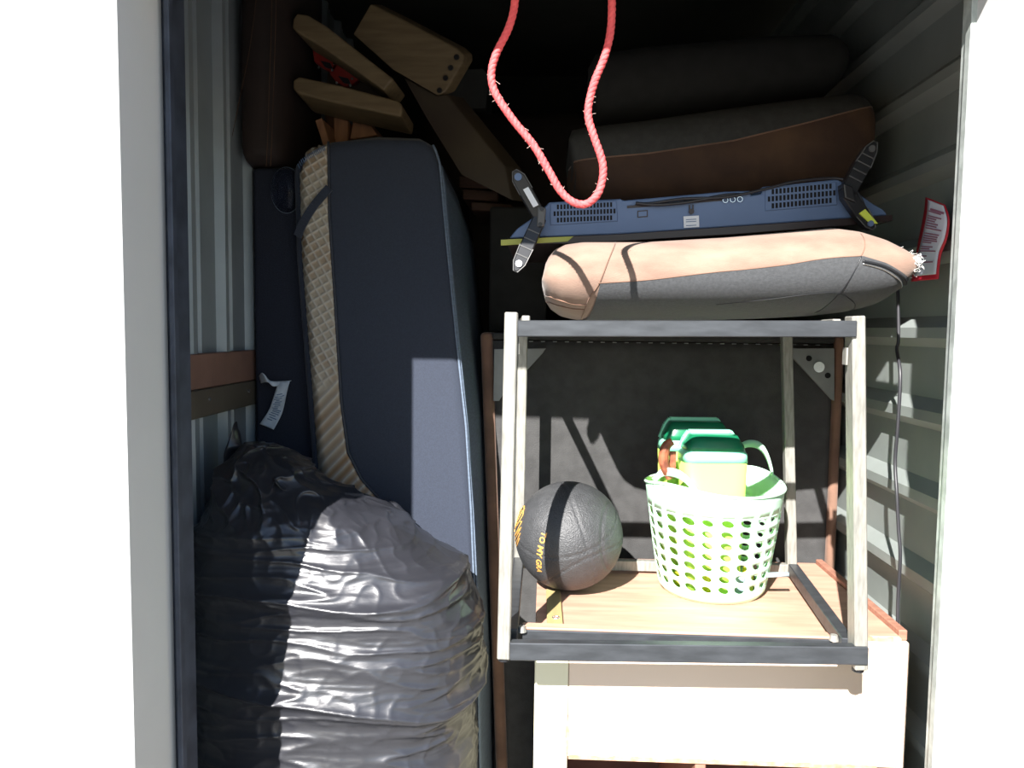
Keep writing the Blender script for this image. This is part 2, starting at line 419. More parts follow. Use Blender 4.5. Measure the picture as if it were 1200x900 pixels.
# ------------------------------------------------------------------ ball
BC = Vector((P(666.5, 623, 1.64).x, 1.64, HT + .1185)); BR = .1155
ball = thing('basketball', (BC.x, BC.y, HT+.003), 'black pebbled rubber basketball with gold lettering inside the metal frame', 'ball')
bm = bmesh.new(); bmesh.ops.create_icosphere(bm, subdivisions=6, radius=BR)
# seam grooves: three great circles plus two small circles, pressed in; axes turned so that the seams meet at upper right
Rm = Matrix.Rotation(math.radians(-14), 3, 'Y') @ Matrix.Rotation(math.radians(25), 3, 'X') @ Matrix.Rotation(math.radians(8), 3, 'Z')
for v in bm.verts:
    q = (Rm.inverted() @ v.co) / BR
    d = min(abs(q.x - .17), abs(q.z - .32), abs(math.hypot(q.x-.17, q.z+.75) - .95) , abs(q.x*.9 + abs(q.y)*.5 - .82))
    g_ = math.exp(-(d/.014)**2)*.0024 - math.exp(-((d-.04)/.016)**2)*.0006
    v.co = v.co*(1 - g_/BR) + BC
part('body', bm, m_rubber, ball, True)
def text_mesh(s, size, bold=.0, ext=0.0):
    cu = bpy.data.curves.new('text', 'FONT'); cu.body = s; cu.size = size; cu.offset = bold; cu.align_x = 'CENTER'; cu.align_y = 'CENTER'
    cu.extrude = ext; cu.resolution_u = 2
    o = bpy.data.objects.new('text', cu); C.objects.link(o); bpy.context.view_layer.update()
    me = bpy.data.meshes.new_from_object(o.evaluated_get(bpy.context.evaluated_depsgraph_get()))
    bm = bmesh.new(); bm.from_mesh(me); bpy.data.objects.remove(o); bpy.data.meshes.remove(me)
    bmesh.ops.triangulate(bm, faces=bm.faces[:]); bmesh.ops.subdivide_edges(bm, edges=[e for e in bm.edges if e.calc_length() > size*.2], cuts=1)
    return bm
def wrap_on_ball(s, size, px, py, ang, bold=0.0006):
    """lettering laid on the ball around the point seen at px, py; ang = reading direction (degrees, clockwise down)"""
    r = Vector((P(px, py, 1).x, 1, P(px, py, 1).z - CAM.z)).normalized(); oc = CAM - BC
    bq = oc.dot(r); dsc = bq*bq - (oc.dot(oc) - BR*BR)
    h = CAM + r*(-bq - math.sqrt(max(dsc, 0))); n = (h - BC).normalized()
    a = math.radians(ang); t = Vector((math.cos(a), 0, -math.sin(a))); t = (t - n*t.dot(n)).normalized(); u = n.cross(t)
    if u.dot(Vector((math.sin(a), 0, math.cos(a)))) < 0: u = -u
    bm = text_mesh(s, size, bold)
    for v in bm.verts:
        q = n*BR + t*v.co.x + u*v.co.y
        v.co = BC + q.normalized()*(BR + .0006)
    return bm
part('lettering', wrap_on_ball('TO MY GRA', .0185, 632, 649, 103), m_gold, ball)
def ball_pt(px, py, lift=.0008):
    r = (P(px, py, 1) - CAM).normalized(); oc = CAM - BC; bq = oc.dot(r); dsc = max(0, bq*bq - (oc.dot(oc) - BR*BR))
    n = (CAM + r*(-bq - math.sqrt(dsc)) - BC).normalized(); return BC + n*(BR + lift)
bm = bmesh.new()
for a, b in (((612,592),(615,596)),((615,593),(613,604)),((610,594),(605,609)),((613,598),(606,612)),((606,600),(603,616)),((613,604),(604,620)),((611,611),(605,614)),((612,611),(604,627)),((606,612),(603,623)),((611,618),(604,633)),((610,625),(605,637)),((609,620),(604,628)),((609,631),(606,640))):
    tube(bm, [ball_pt(a[0]+(b[0]-a[0])*t/4, a[1]+(b[1]-a[1])*t/4) for t in range(5)], .0011, 5)
part('gold_emblem', bm, m_gold, ball, label='bold gold marks worn beyond reading')

# flat pale stick with a hole under the ball
stick = thing('wooden_stick', P(652, 700, 1.5), 'flat pale wooden stick with a hole lying under the black ball', 'stick')
stick.location.z = HT
s0 = Vector((P(650, 688, 1.66).x-.004, 1.62, HT+.0035)); s1 = Vector((P(650, 738, 1.47).x, 1.400, HT+.0035))
bm = bmesh.new(); beam(bm, s0, s1, .030, .005); bevel(bm, .001, 1); part('shaft', bm, m_stick, stick)
bm = bmesh.new(); disc(bm, (s1.x+.002, 1.455, HT+.0062), .0065, (0,0,1), .0006, 16); part('hole', bm, m_woodedge, stick)
bm = bmesh.new(); tube(bm, [(s1.x+.002+.0065*math.cos(a), 1.455+.0065*math.sin(a), HT+.0066) for a in [k*math.pi/8 for k in range(17)]], .0012, 6); part('eyelet', bm, m_chrome, stick)

# ------------------------------------------------------------------ basket
KX, KY = P(834, 650, 1.67).x, 1.67; KR0, KR1, KH = .109, .145, .228
bas = thing('laundry_basket', (KX, KY, HT+.002), 'mint white perforated plastic basket holding green lidded tubs beside the ball', 'basket')
ANG_R, ANG_L = math.radians(42), math.radians(222)      # handles: back right, front left
def dang(a, b): return (a-b+math.pi) % (2*math.pi) - math.pi
def krim(th):
    return KH + .022*math.exp(-(dang(th, ANG_R)/.62)**2) + .016*math.exp(-(dang(th, ANG_L)/.62)**2)
def kpt(th, z, off=0.0):
    t = z/KH; r = KR0 + (KR1-KR0)*min(1, t)**.8 + off
    if z < .012: r -= (.012-z)*.5
    return Vector((KX + r*math.cos(th), KY + r*math.sin(th), HT + .002 + z))
bm = bmesh.new(); NC, NR = 22, 7; zl, zh = .020, .186; nh = 12
def quadring(th0, th1, z0, z1, hole, slant):
    tc, zc2 = (th0+th1)/2, (z0+z1)/2; W, H = (th1-th0)/2, (z1-z0)/2
    outer, inner = [], []
    for k in range(nh):
        a = 2*math.pi*(k+.5)/nh; c, s = math.cos(a), math.sin(a); m_ = max(abs(c), abs(s)); 
        outer.append(bm.verts.new(kpt(tc + W*c/m_, zc2 + H*s/m_)))
        inner.append(bm.verts.new(kpt(tc + W*hole*(c*.92 + slant*s*.35), zc2 + H*hole*s)))
    # corners
    for k in range(nh): bm.faces.new([outer[k], outer[(k+1)%nh], inner[(k+1)%nh], inner[k]])
for i in range(NC):
    for j in range(NR):
        quadring(2*math.pi*i/NC, 2*math.pi*(i+1)/NC, zl+(zh-zl)*j/NR, zl+(zh-zl)*(j+1)/NR,   .64 + .07*((i*7+j*3) % 3 - 1), -1)
nn = 22*4
def band(z0f, z1f, steps):
    V = [[bm.verts.new(kpt(2*math.pi*i/nn, z0f(2*math.pi*i/nn) + (z1f(2*math.pi*i/nn)-z0f(2*math.pi*i/nn))*j/steps)) for j in range(steps+1)] for i in range(nn)]
    for i in range(nn):
        for j in range(steps): bm.faces.new([V[i][j], V[(i+1)%nn][j], V[(i+1)%nn][j+1], V[i][j+1]])
band(lambda t: 0, lambda t: zl, 2); band(lambda t: zh, krim, 3)
cb = bm.verts.new((KX, KY, HT+.003))
ring = [bm.verts.new(kpt(2*math.pi*i/nn, 0)) for i in range(nn)]
for i in range(nn): bm.faces.new([cb, ring[i], ring[(i+1)%nn]])
bmesh.ops.remove_doubles(bm, verts=bm.verts[:], dist=.0006)
kb = part('body', bm, m_mint, bas, True)
md = kb.modifiers.new('solid', 'SOLIDIFY'); md.thickness = .0022; md.offset = 0
bm = bmesh.new()
tube(bm, [kpt(2*math.pi*i/nn, krim(2*math.pi*i/nn), .001) for i in range(nn+1)], .0032, 8)
part('rim', bm, m_mint, bas, True)
for A0, hgt, half in ((ANG_R, .058, .44), (ANG_L, .030, .40)):
    pts = []
    for k in range(25):
        u = k/24*2-1; th = A0 + u*half
        pts.append((th, krim(th) - .004 + hgt*(1-abs(u)**2.6)))
    bm = bmesh.new(); R = []
    for k, (th, z) in enumerate(pts):
        u = abs(k/24*2-1); wv = .017
        R.append([bm.verts.new(kpt(th*1.0, z + dz, o_)) for dz, o_ in ((-wv/2, .001), (-wv/2, -.003), (wv/2, -.003), (wv/2, .001))])
    for a, b in zip(R, R[1:]):
        for q in range(4): bm.faces.new([a[q], a[(q+1)%4], b[(q+1)%4], b[q]])
    bm.faces.new(R[0]); bm.faces.new(R[-1][::-1]); part('handle', bm, m_mint, bas, True)

# tubs in the basket
def tub(cx, cy, wx, wy, zb, zt, rot, label, dark_h):
    t = thing('lidded_tub', (cx, cy, zb), label, 'tub', 'green lidded tubs in the basket')
    Mx = Matrix.Translation((cx, cy, 0)) @ Matrix.Rotation(rot, 4, 'Z')
    def ringsq(z, sx, sy, e=5, n=40):
        out = []
        for k in range(n):
            a = 2*math.pi*k/n; c, s = math.cos(a), math.sin(a)
            out.append(Mx @ Vector((sx*abs(c)**(2/e)*(1 if c >= 0 else -1), sy*abs(s)**(2/e)*(1 if s >= 0 else -1), z)))
        return out
    def loft(levels):
        bm = bmesh.new(); R = [[bm.verts.new(p) for p in ringsq(*l)] for l in levels]
        n = len(R[0])
        for a, b in zip(R, R[1:]):
            for k in range(n): bm.faces.new([a[k], a[(k+1)%n], b[(k+1)%n], b[k]])
        bm.faces.new(R[0][::-1]); bm.faces.new(R[-1]); return bm
    hx, hy = wx/2, wy/2; L0 = zt - dark_h
    part('body', loft([(zb, hx*.88, hy*.88), (L0-.004, hx, hy)]), m_lime, t, True)
    part('lid_rim', loft([(L0-.004, hx*1.01, hy*1.01), (L0+.014, hx*.99, hy*.99), (L0+.022, hx*.90, hy*.88)]), m_mintrim, t, True, label='pale mint lid rim')
    part('lid', loft([(L0+.020, hx*.93, hy*.92), (L0+.030, hx*.90, hy*.88), (zt-.010, hx*.80, hy*.75), (zt, hx*.72, hy*.62)]), m_dkgreen, t, True, label='dark green domed lid')
    # raised ridge over the lid
    bm = bmesh.new()
    prf = [(-hx*.93, L0+.018), (-hx*.80, zt-.010), (-hx*.66, zt+.003), (hx*.66, zt+.003), (hx*.80, zt-.010), (hx*.93, L0+.018)]
    for (x0, z0), (x1, z1) in zip(prf, prf[1:]):
        beam(bm, Mx @ Vector((x0, hy*.55, z0)), Mx @ Vector((x1, hy*.55, z1)), .012, .008)
    part('lid_ridge', bm, m_mintrim, t)
    return t
tz = HT + .008
tub(P(834,560,1.625).x, 1.628, .134, .092, tz, P(834,509,1.63).z, math.radians(4), 'lime yellow tub with dark green lid at the front of the basket', .050)
tub(P(813,560,1.725).x, 1.724, .158, .086, tz, P(813,494,1.72).z, math.radians(2), 'taller lime tub with dark green lid behind the other in the basket', .058)
# brown leather strip poking out
bm = bmesh.new()
pts = smooth_path([P(786,560,1.590), P(778,542,1.590), P(780,524,1.588), P(788,517,1.588)], 5)
rr = [.006+.005*math.sin(math.pi*min(1, .25+i/len(pts)*.7)) for i in range(len(pts))]
tube(bm, [p + Vector((0,.0,0)) for p in pts], rr, 10)
bx(bm, P(785,560,1.60)+Vector((-.002,-.004,0)), P(791,529,1.60)+Vector((.002,.004,0)))
tag(obj('leather_strip', bm, m_leaf, smooth=False), 'curled brown leather strip sticking up left of the tubs in the basket', 'strip')
# odds and ends seen through the holes
cols = [m_yellow, m_green, m_yellow, m_lime, m_rod, m_yellow, m_blk]
names = [('yellow_block','yellow plastic toy block leftmost low in the basket'),('green_block','green plastic toy block low in the basket'),('yellow_block','middle yellow plastic toy block at the front low in the basket'),('lime_block','lime plastic toy block low in the basket'),('blue_block','pale blue plastic toy block low in the basket'),('yellow_block','yellow plastic toy block rightmost low in the basket'),('black_block','black plastic toy block low in the basket')]
for k, (mm, (nm, lb)) in enumerate(zip(cols, names)):
    a = math.radians(200 + k*25); r = .082
    c = Vector((KX + r*math.cos(a), KY + r*math.sin(a), HT+.006))
    bm = box((c.x-.013, c.y-.009, c.z), (c.x+.013, c.y+.009, c.z+.035+.012*(k%3)), .004)
    bmesh.ops.rotate(bm, verts=bm.verts[:], cent=c, matrix=Matrix.Rotation(a+math.pi/2, 3, 'Z'))
    tag(obj(nm, bm, mm, smooth=False), lb, 'toy block', 'toy blocks low in the basket')
# pale rod right of the basket
bm = bmesh.new(); tube(bm, [P(898,674,1.60), P(924,673,1.60)], .0052, 14)
rod = tag(obj('plastic_rod', bm, m_rod, smooth=True), 'short pale blue rod end poking out right of the basket', 'rod')

# ------------------------------------------------------------------ upholstered cushions
def cushion_surf(topf, botf, x0, x1, dfront, depth, ex=3.2, bulge=.0):
    """u along width, v around the section: 0 = bottom back, through the front, 1 = top back"""
    def S(u, v, off=0.0):
        x = x0 + (x1-x0)*u
        zt, zb = topf(x), botf(x); cz, hz = (zt+zb)/2, (zt-zb)/2
        endt = (1-abs(2*u-1)**8)**(1/3) if 0 < u < 1 else 0.0
        cy = dfront + depth/2; hy = depth/2*(.80 + .20*endt)
        a = -math.pi/2 - math.pi*v                     # -90deg (bottom) round the front to the top
        # full loop: v in 0..2 ; front half is 0..1
        c, s = math.cos(a), math.sin(a)
        py = abs(c)**(2/ex)*(1 if c >= 0 else -1); pz = abs(s)**(2/2.3)*(1 if s >= 0 else -1)
        n = Vector((0, c, s))
        return Vector((x, cy + hy*py, CAM.z + cz + hz*pz)) + n*off
    return S
topt = [(635,325),(638,306),(644,293),(652,284),(664,278),(685,275),(760,275),(860,269),(940,262),(995,257),(1022,261),(1048,270),(1064,280),(1074,290),(1079,302),(1080,306)]
bott = [(635,330),(638,345),(646,358),(660,368),(680,373),(860,372),(930,370),(985,367),(1020,363),(1045,357),(1060,346),(1071,330),(1078,316),(1080,309)]
DF = 1.365
def pxf(tab, d): 
    ws = [(P(x, y, d).x, P(x, y, d).z - CAM.z) for x, y in tab]
    return lambda x: interp(x, ws)
cx0, cx1 = P(635,328,DF).x, P(1080,308,DF).x
cush = thing('seat_cushion', ((cx0+cx1)/2, DF, zt_f), 'worn tan and charcoal sofa seat cushion lying on top of the metal frame', 'cushion')
tf, bf = pxf(topt, DF), pxf(bott, DF)
S = cushion_surf(tf, bf, cx0, cx1, DF-.03, .46)
part('cover', grid(lambda v, u: S(u, 2*v), 72, 110, wrapu=True), m_tan, cush, True)
def v_of_z(x, z):
    zt, zb = tf(x), bf(x); cz, hz = (zt+zb)/2, (zt-zb)/2
    q = max(-.995, min(.995, (z-cz)/hz)); s = abs(q)**(2.3/2)*(1 if q >= 0 else -1)
    # a = -pi/2 - pi v ; sin(a) = -cos(pi v)
    return math.acos(max(-1, min(1, -s)))/math.pi
bnd = [(690,338),(697,333),(760,329),(830,321),(900,314),(960,305),(1003,302),(1030,310),(1062,327),(1076,330)]
bl = pxf(bnd, DF)
gx = [(P(684,374,DF).x, 0.0), (P(702,333,DF).x, 1.0)]
xe = P(1064,330,DF).x
def greyS(t, w_):
    u0 = (gx[0][0] + (gx[1][0]-gx[0][0])*w_ - cx0)/(cx1-cx0); u1 = (xe-cx0)/(cx1-cx0)
    u = u0 + (u1-u0)*t; x = cx0 + (cx1-cx0)*u
    vb = v_of_z(x, bl(x)); v0 = -.12
    return S(u, v0 + (vb-v0)*w_, .0022)
part('grey_panel', grid(greyS, 90, 18), m_grey_fab, cush, True, label='charcoal twill lower panel')
def along(ptspx, off, r, name, m, par, n=10, lbl=None):
    pts = []
    tabx = smooth_path([Vector((P(a,b,DF).x, 0, P(a,b,DF).z - CAM.z)) for a, b in ptspx], n)
    for q in tabx:
        x = min(max(q.x, cx0+.001), cx1-.001); pts.append(S((x-cx0)/(cx1-cx0), v_of_z(x, q.z), off))
    bm = bmesh.new(); tube(bm, pts, r, 6); return part(name, bm, m, par, True, label=lbl)
along([(684,371),(690,350),(701,333),(712,306),(724,281)], .0005, .0012, 'seam', m_brown_fab, cush)
along([(1001,302),(1008,290),(1014,272)], .0005, .0010, 'seam', m_brown_fab, cush)
along([(700,333),(760,329),(830,321),(900,314),(960,305),(1001,302)], .002, .0009, 'seam', m_brown_fab, cush)
along([(640,345),(655,351),(672,356),(688,357)], .0005, .0014, 'seam', m_brown_fab, cush)
along([(641,351),(655,357),(672,361),(686,362)], .0005, .0012, 'seam', m_brown_fab, cush)
along([(1002,308),(1025,313),(1047,323),(1062,332)], .003, .0024, 'zip', m_blk, cush, lbl='black zip')
along([(1002,311),(1025,317),(1045,327),(1060,336)], .003, .0013, 'zip', m_chrome, cush, lbl='bright zip edge')
along([(1001,303),(990,325),(978,350),(972,364)], .0025, .0009, 'seam', m_blk, cush)
along([(840,356),(900,350),(950,344),(978,343),(1004,352),(1022,361)], .0025, .0006, 'stitching', m_blk, cush)
bm = bmesh.new(); rnd = random.Random(2)
for k in range(60):
    a = P(1066+rnd.uniform(0,12), 288+rnd.uniform(0,32), DF)
    x = min(a.x, cx1-.002); a = S((x-cx0)/(cx1-cx0), v_of_z(x, a.z-CAM.z), .0)
    pts = [a]
    for s in range(4): pts.append(pts[-1] + Vector((rnd.uniform(-.001,.0032), rnd.uniform(-.004,.002), rnd.uniform(-.004,.003))))
    tube(bm, pts, .0005, 4)
fy = part('frayed_threads', bm, m_fray, cush); fy['kind'] = 'stuff'

# tall back cushion standing behind the television
DB = 1.63
t2 = [(667,155),(668,146),(672,140),(690,136),(760,128),(860,113),(950,101),(1012,94),(1028,97),(1033,108)]
b2 = [(667,165),(668,190),(674,212),(685,228),(700,238),(860,232),(1000,222),(1020,210),(1030,190),(1033,160)]
b2x0, b2x1 = P(667,160,DB).x, P(1033,120,DB).x
tf2, bf2 = pxf(t2, DB), pxf(b2, DB)
S2 = cushion_surf(tf2, bf2, b2x0, b2x1, DB, .34, 4.0)
bc = thing('back_cushion', ((b2x0+b2x1)/2, DB+.1, CAM.z+bf2(.3)), 'large dark grey and brown suede sofa cushion lying behind the television', 'cushion')
part('cover', grid(lambda v, u: S2(u, 2*v), 64, 80, wrapu=True), m_cushdk, bc, True)
bb = pxf([(667,188),(760,180),(860,165),(950,143),(1033,120)], DB)
def v_of_z2(x, z):
    zt, zb = tf2(x), bf2(x); cz, hz = (zt+zb)/2, (zt-zb)/2
    q = max(-.995, min(.995, (z-cz)/hz)); s = abs(q)**(2.3/2)*(1 if q >= 0 else -1)
    return math.acos(max(-1, min(1, -s)))/math.pi
def brS(t, w_):
    u = .004 + .992*t; x = b2x0 + (b2x1-b2x0)*u; vb = v_of_z2(x, bb(x)); return S2(u, -.1 + (vb+.1)*w_, .002)
part('brown_panel', grid(brS, 70, 16), m_cushbr, bc, True, label='worn brown suede lower panel')
bm = bmesh.new(); tube(bm, [brS(i/60, 1.0) for i in range(61)], .0016, 6); part('piping', bm, m_brown_fab, bc, True)
# a second, darker cushion on top of it
DK = 1.72
t3 = [(690,70),(700,48),(760,40),(900,28),(985,25),(1002,40)]
b3 = [(690,90),(700,134),(760,130),(900,110),(985,98),(1002,80)]
a3, c3 = P(690,80,DK).x, P(1002,60,DK).x
S3 = cushion_surf(pxf(t3, DK), pxf(b3, DK), a3, c3, DK, .30, 3.5)
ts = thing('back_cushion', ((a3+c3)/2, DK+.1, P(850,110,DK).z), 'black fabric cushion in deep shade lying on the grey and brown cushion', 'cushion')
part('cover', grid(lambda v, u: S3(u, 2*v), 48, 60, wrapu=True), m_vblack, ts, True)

# ------------------------------------------------------------------ television lying face down on the cushion
TD = 1.49
tv = thing('television', P(820, 268, TD), 'flat-screen television lying face down on the tan cushion, vents and feet showing', 'television')
back_pl = [P(597,279,TD), P(606,268,TD), P(622,257,TD), P(641,240,TD), P(643,237,TD), P(728,233,TD), P(730,235,TD), P(850,224.5,TD), P(880,223.5,TD), P(880,229,TD), P(893,227,TD), P(893,219,TD), P(982,210,TD), P(1000,222,TD), P(1022,238,TD), P(1036,246,TD), P(1040,252,TD)]
low_pl = [P(1000,255,TD), P(860,265,TD), P(727,274,TD)]
part('back_cover', prism(back_pl + low_pl, (0, .40, .0), .002, 1), m_tv, tv)
bz = [P(595,280,TD), P(727,274.5,TD), P(860,265.5,TD), P(1000,255.5,TD), P(1040,252.5,TD), P(1045,252,TD), P(1045,259,TD), P(1000,264,TD), P(860,275,TD), P(727,283,TD), P(660,286,TD), P(594,286,TD)]
part('bezel', prism([p + Vector((0,-.004,0)) for p in bz], (0,.42,0), .001, 1), m_tvd, tv)
yl = [P(587,281,TD-.006), P(660,277.5,TD-.006), P(672,277,TD-.006), P(665,283,TD-.006), P(587,287.5,TD-.006)]
part('protective_film', prism(yl, (0,.006,0)), m_yel, tv, label='strip of yellow film at the left edge')
def vents(x0, x1, y0, y1, cols_, rows, slope, par):
    fr_ = bmesh.new()
    for i in range(cols_):
        for j in range(rows):
            if (i in (0, cols_-1)) and j != 1 or (i == 0 and j == 0): 
                if j != 1: continue
            cxp = x0 + (x1-x0)*(i+.5)/cols_; cyp = y0 + (y1-y0)*(j+.5)/rows + slope*(cxp-x0)
            w_ = (x1-x0)/cols_*.30; h_ = (y1-y0)/rows*.36
            q = [P(cxp-w_, cyp-h_, TD-.0035), P(cxp+w_, cyp-h_, TD-.0035), P(cxp+w_, cyp+h_, TD-.0035), P(cxp-w_, cyp+h_, TD-.0035)]
            prism(q, (0, .006, 0), bm=fr_)
    return part('vent_slot', fr_, m_hole, par)
def vent_panel(corners):
    return part('vent_panel', prism([P(a, b, TD-.003) for a, b in corners], (0,.004,0), .0008, 1), m_tv, tv)
v1 = vent_panel([(645,239),(722,235),(724,259),(645,264)]); o = vents(648,722,239,262,19,3,-.045,v1); o['kind'] = 'stuff'
v2 = vent_panel([(897,221),(980,213),(981,240),(897,247)]); o = vents(899,980,221,246,18,3,-.095,v2); o['kind'] = 'stuff'
part('port_panel', prism([P(735,241,TD-.002), P(848,232,TD-.002), P(848,235,TD-.002), P(735,244,TD-.002)], (0,.003,0)), m_tvd, tv)
part('logo_plate', prism([P(747,247,TD-.002), P(759,246,TD-.002), P(759,254,TD-.002), P(747,255,TD-.002)], (0,.003,0)), m_tvd, tv)
part('logo_plate', prism([P(748.2,248.2,TD-.003), P(757.8,247.4,TD-.003), P(757.8,253,TD-.003), P(748.2,253.8,TD-.003)], (0,.003,0)), m_tv, tv)
part('sticker', prism([P(801,253.5,TD-.003), P(819,252.5,TD-.003), P(819.5,266,TD-.003), P(801.5,267,TD-.003)], (0,.002,0)), m_whitep, tv, label='small white printed sticker')
bm = bmesh.new()
for j, yy in enumerate((257, 259.5, 264)): 
    prism([P(804,yy,TD-.0036), P(816,yy-.6,TD-.0036), P(816,yy+.2,TD-.0036), P(804,yy+.8,TD-.0036)], (0,.0006,0), bm=bm)
part('print', bm, m_inkb, tv)
for xx in (850, 858.5, 867):
    bm = bmesh.new(); tube(bm, [P(xx+3*math.cos(a), 234.5-(xx-850)*.06+3*math.sin(a), TD-.004) for a in [k*math.pi/8 for k in range(17)]], .0010, 6); part('socket', bm, m_chrome, tv)
bm = bmesh.new(); disc(bm, P(810,248,TD-.002), .005, (0,-1,0), .004, 12); prism([P(807.5,240,TD-.003), P(809,240,TD-.003), P(809,247,TD-.003), P(807.5,247,TD-.003)], (0,.002,0), bm=bm); prism([P(811.5,240,TD-.003), P(813,240,TD-.003), P(813,247,TD-.003), P(811.5,247,TD-.003)], (0,.002,0), bm=bm)
part('hook', bm, m_tvd, tv)
bm = bmesh.new()
tube(bm, smooth_path([P(748,238.5,TD-.006), P(765,238,TD-.008), P(800,233,TD-.008), P(850,231,TD-.008), P(895,222,TD-.006), P(930,213,TD-.004), P(975,209,TD+.0), P(995,214,TD-.01), P(1010,235,TD-.02), P(1016,255,TD-.02), P(1024,264,TD-.02)], 8), .0026, 8)
part('power_cable', bm, m_cable, tv, True)
bm = bmesh.new()
tube(bm, smooth_path([P(745,238,TD-.006), P(770,240,TD-.009), P(805,237,TD-.009), P(848,229,TD-.006), P(868,228,TD-.002)], 8), .0030, 8)
part('cable', bm, m_cable, tv, True)
def foot(hub, tips, d, par, ribs=True, end_m=m_chrome):
    f = par
    for (tx, ty), w0, w1, dd in tips:
        a = P(hub[0], hub[1], d); b = P(tx, ty, d + dd)
        t = (b-a); L = t.length; t.normalize(); s = t.cross(Vector((0,1,0))).normalized()
        pts = [a - s*w0, a + t*L*.55 - s*w0*1.05, a + t*L*.85 - s*w1, b - s*w1*.35, b + s*w1*.35, a + t*L*.85 + s*w1, a + t*L*.55 + s*w0*1.05, a + s*w0]
        ft = part('foot', prism(pts, (0, .022, 0), .002, 1), m_blk, f)
        bm = bmesh.new()
        for k in (range(1, 5) if ribs else ()):
            c = a + t*L*(.12+.15*k); beam(bm, c - s*w0*.95 + Vector((0,-.001,0)), c + s*w0*.95 + Vector((0,-.001,0)), .002, .0010, (0,1,0))
        ed = [q + Vector((0,-.0005,0)) for q in pts[1:7]]
        tube(bm, ed, .0011, 6); part('rib', bm, m_rib, ft)
        bm = bmesh.new(); disc(bm, a + t*L*.86 + Vector((0,-.0005,0)), w1*.55, (0,-1,0), .003, 14); part('pad', bm, end_m, ft)
foot((633,254), [((603,200), .0125, .0125, -.01)], TD-.035, tv, False, m_tv)
foot((633,254), [((604,318), .0125, .0115, -.02)], TD-.035, tv, True, m_whitep)
foot((994,226), [((1026,166), .0140, .0110, -.0)], TD-.035, tv, True, m_rib)
foot((994,226), [((1024,268), .0120, .010, .0)], TD-.035, tv, False, m_tv)
bm = bmesh.new(); prism([P(630,242,TD-.040), P(640,243,TD-.040), P(638,265,TD-.040), P(629,266,TD-.040)], (0,.03,0), .003, 2, bm); part('foot_hub', bm, m_rib, tv)
bm = bmesh.new(); prism([P(988,214,TD-.040), P(1000,218,TD-.040), P(1004,238,TD-.040), P(990,232,TD-.040)], (0,.03,0), .003, 2, bm); part('foot_hub', bm, m_blk, tv)
for q in ((635,245),(633,263)):
    bm = bmesh.new(); disc(bm, P(q[0], q[1], TD-.041), .004, (0,-1,0), .002, 12); part('screw', bm, m_blk, tv)
part('sticker', prism([P(613,222,TD-.0460), P(619,219,TD-.0460), P(631,240,TD-.0440), P(625,243,TD-.0440)], (0,.003,0)), m_whitep, tv, label='white label on the left foot')
part('sticker', prism([P(1007,250,TD-.038), P(1014,245,TD-.038), P(1029,262,TD-.038), P(1020,262,TD-.038)], (0,.003,0)), m_yelb, tv, label='bright yellow label on the right foot')

# ------------------------------------------------------------------ red rope hanging in the doorway
RD = 1.145
rp = [P(604,-95,RD), P(605,-40,RD), P(603,5,RD), P(596,33,RD), P(582,62,RD), P(576,85,RD), P(580,108,RD), P(600,139,RD), P(625,170,RD), P(643,200,RD), P(657,224,RD), P(672,237,RD), P(687,239,RD), P(700,228,RD), P(706,210,RD), P(706,190,RD), P(696,160,RD), P(690,140,RD), P(690,122,RD), P(697,95,RD), P(708,68,RD), P(715,40,RD), P(717,10,RD), P(717,-40,RD), P(715,-100,RD)]
rope = thing('rope', P(683,243,RD), 'bright red pull rope hanging in a loop from above the doorway', 'rope')
path = smooth_path(rp, 12)
core = bmesh.new(); tube(core, path, .0048, 10); part('core', core, m_rope, rope, True)
seglen = [0]
for a, b in zip(path, path[1:]): seglen.append(seglen[-1] + (b-a).length)
for ph in range(3):
    pts = []; n = int(seglen[-1]/.0028)
    j = 0
    for i in range(n):
        s = seglen[-1]*i/n
        while seglen[j+1] < s: j += 1
        u = (s-seglen[j])/max(1e-6, seglen[j+1]-seglen[j]); p = path[j].lerp(path[j+1], u); t = (path[j+1]-path[j]).normalized()
        e1 = t.cross(Vector((0,1,0))).normalized(); e2 = t.cross(e1)
        a = s/.024*2*math.pi + ph*2*math.pi/3
        pts.append(p + (e1*math.cos(a) + e2*math.sin(a))*.0018)
    bm = bmesh.new(); tube(bm, pts, .0042, 8); part('strand', bm, m_rope, rope, True)
bm = bmesh.new(); rnd = random.Random(7)
for k in range(60):
    q = path[rnd.randrange(40, len(path)-60)]; a = q + Vector((rnd.choice((-1,1))*.004, 0, 0))
    tube(bm, [a, a + Vector((rnd.uniform(-.004,.004), rnd.uniform(-.004,.002), rnd.uniform(-.003,.004))), a + Vector((rnd.uniform(-.008,.008), rnd.uniform(-.005,.002), rnd.uniform(-.004,.006)))], .00025, 4)
fb = part('loose_fibres', bm, m_ropef, rope); fb['kind'] = 'stuff'

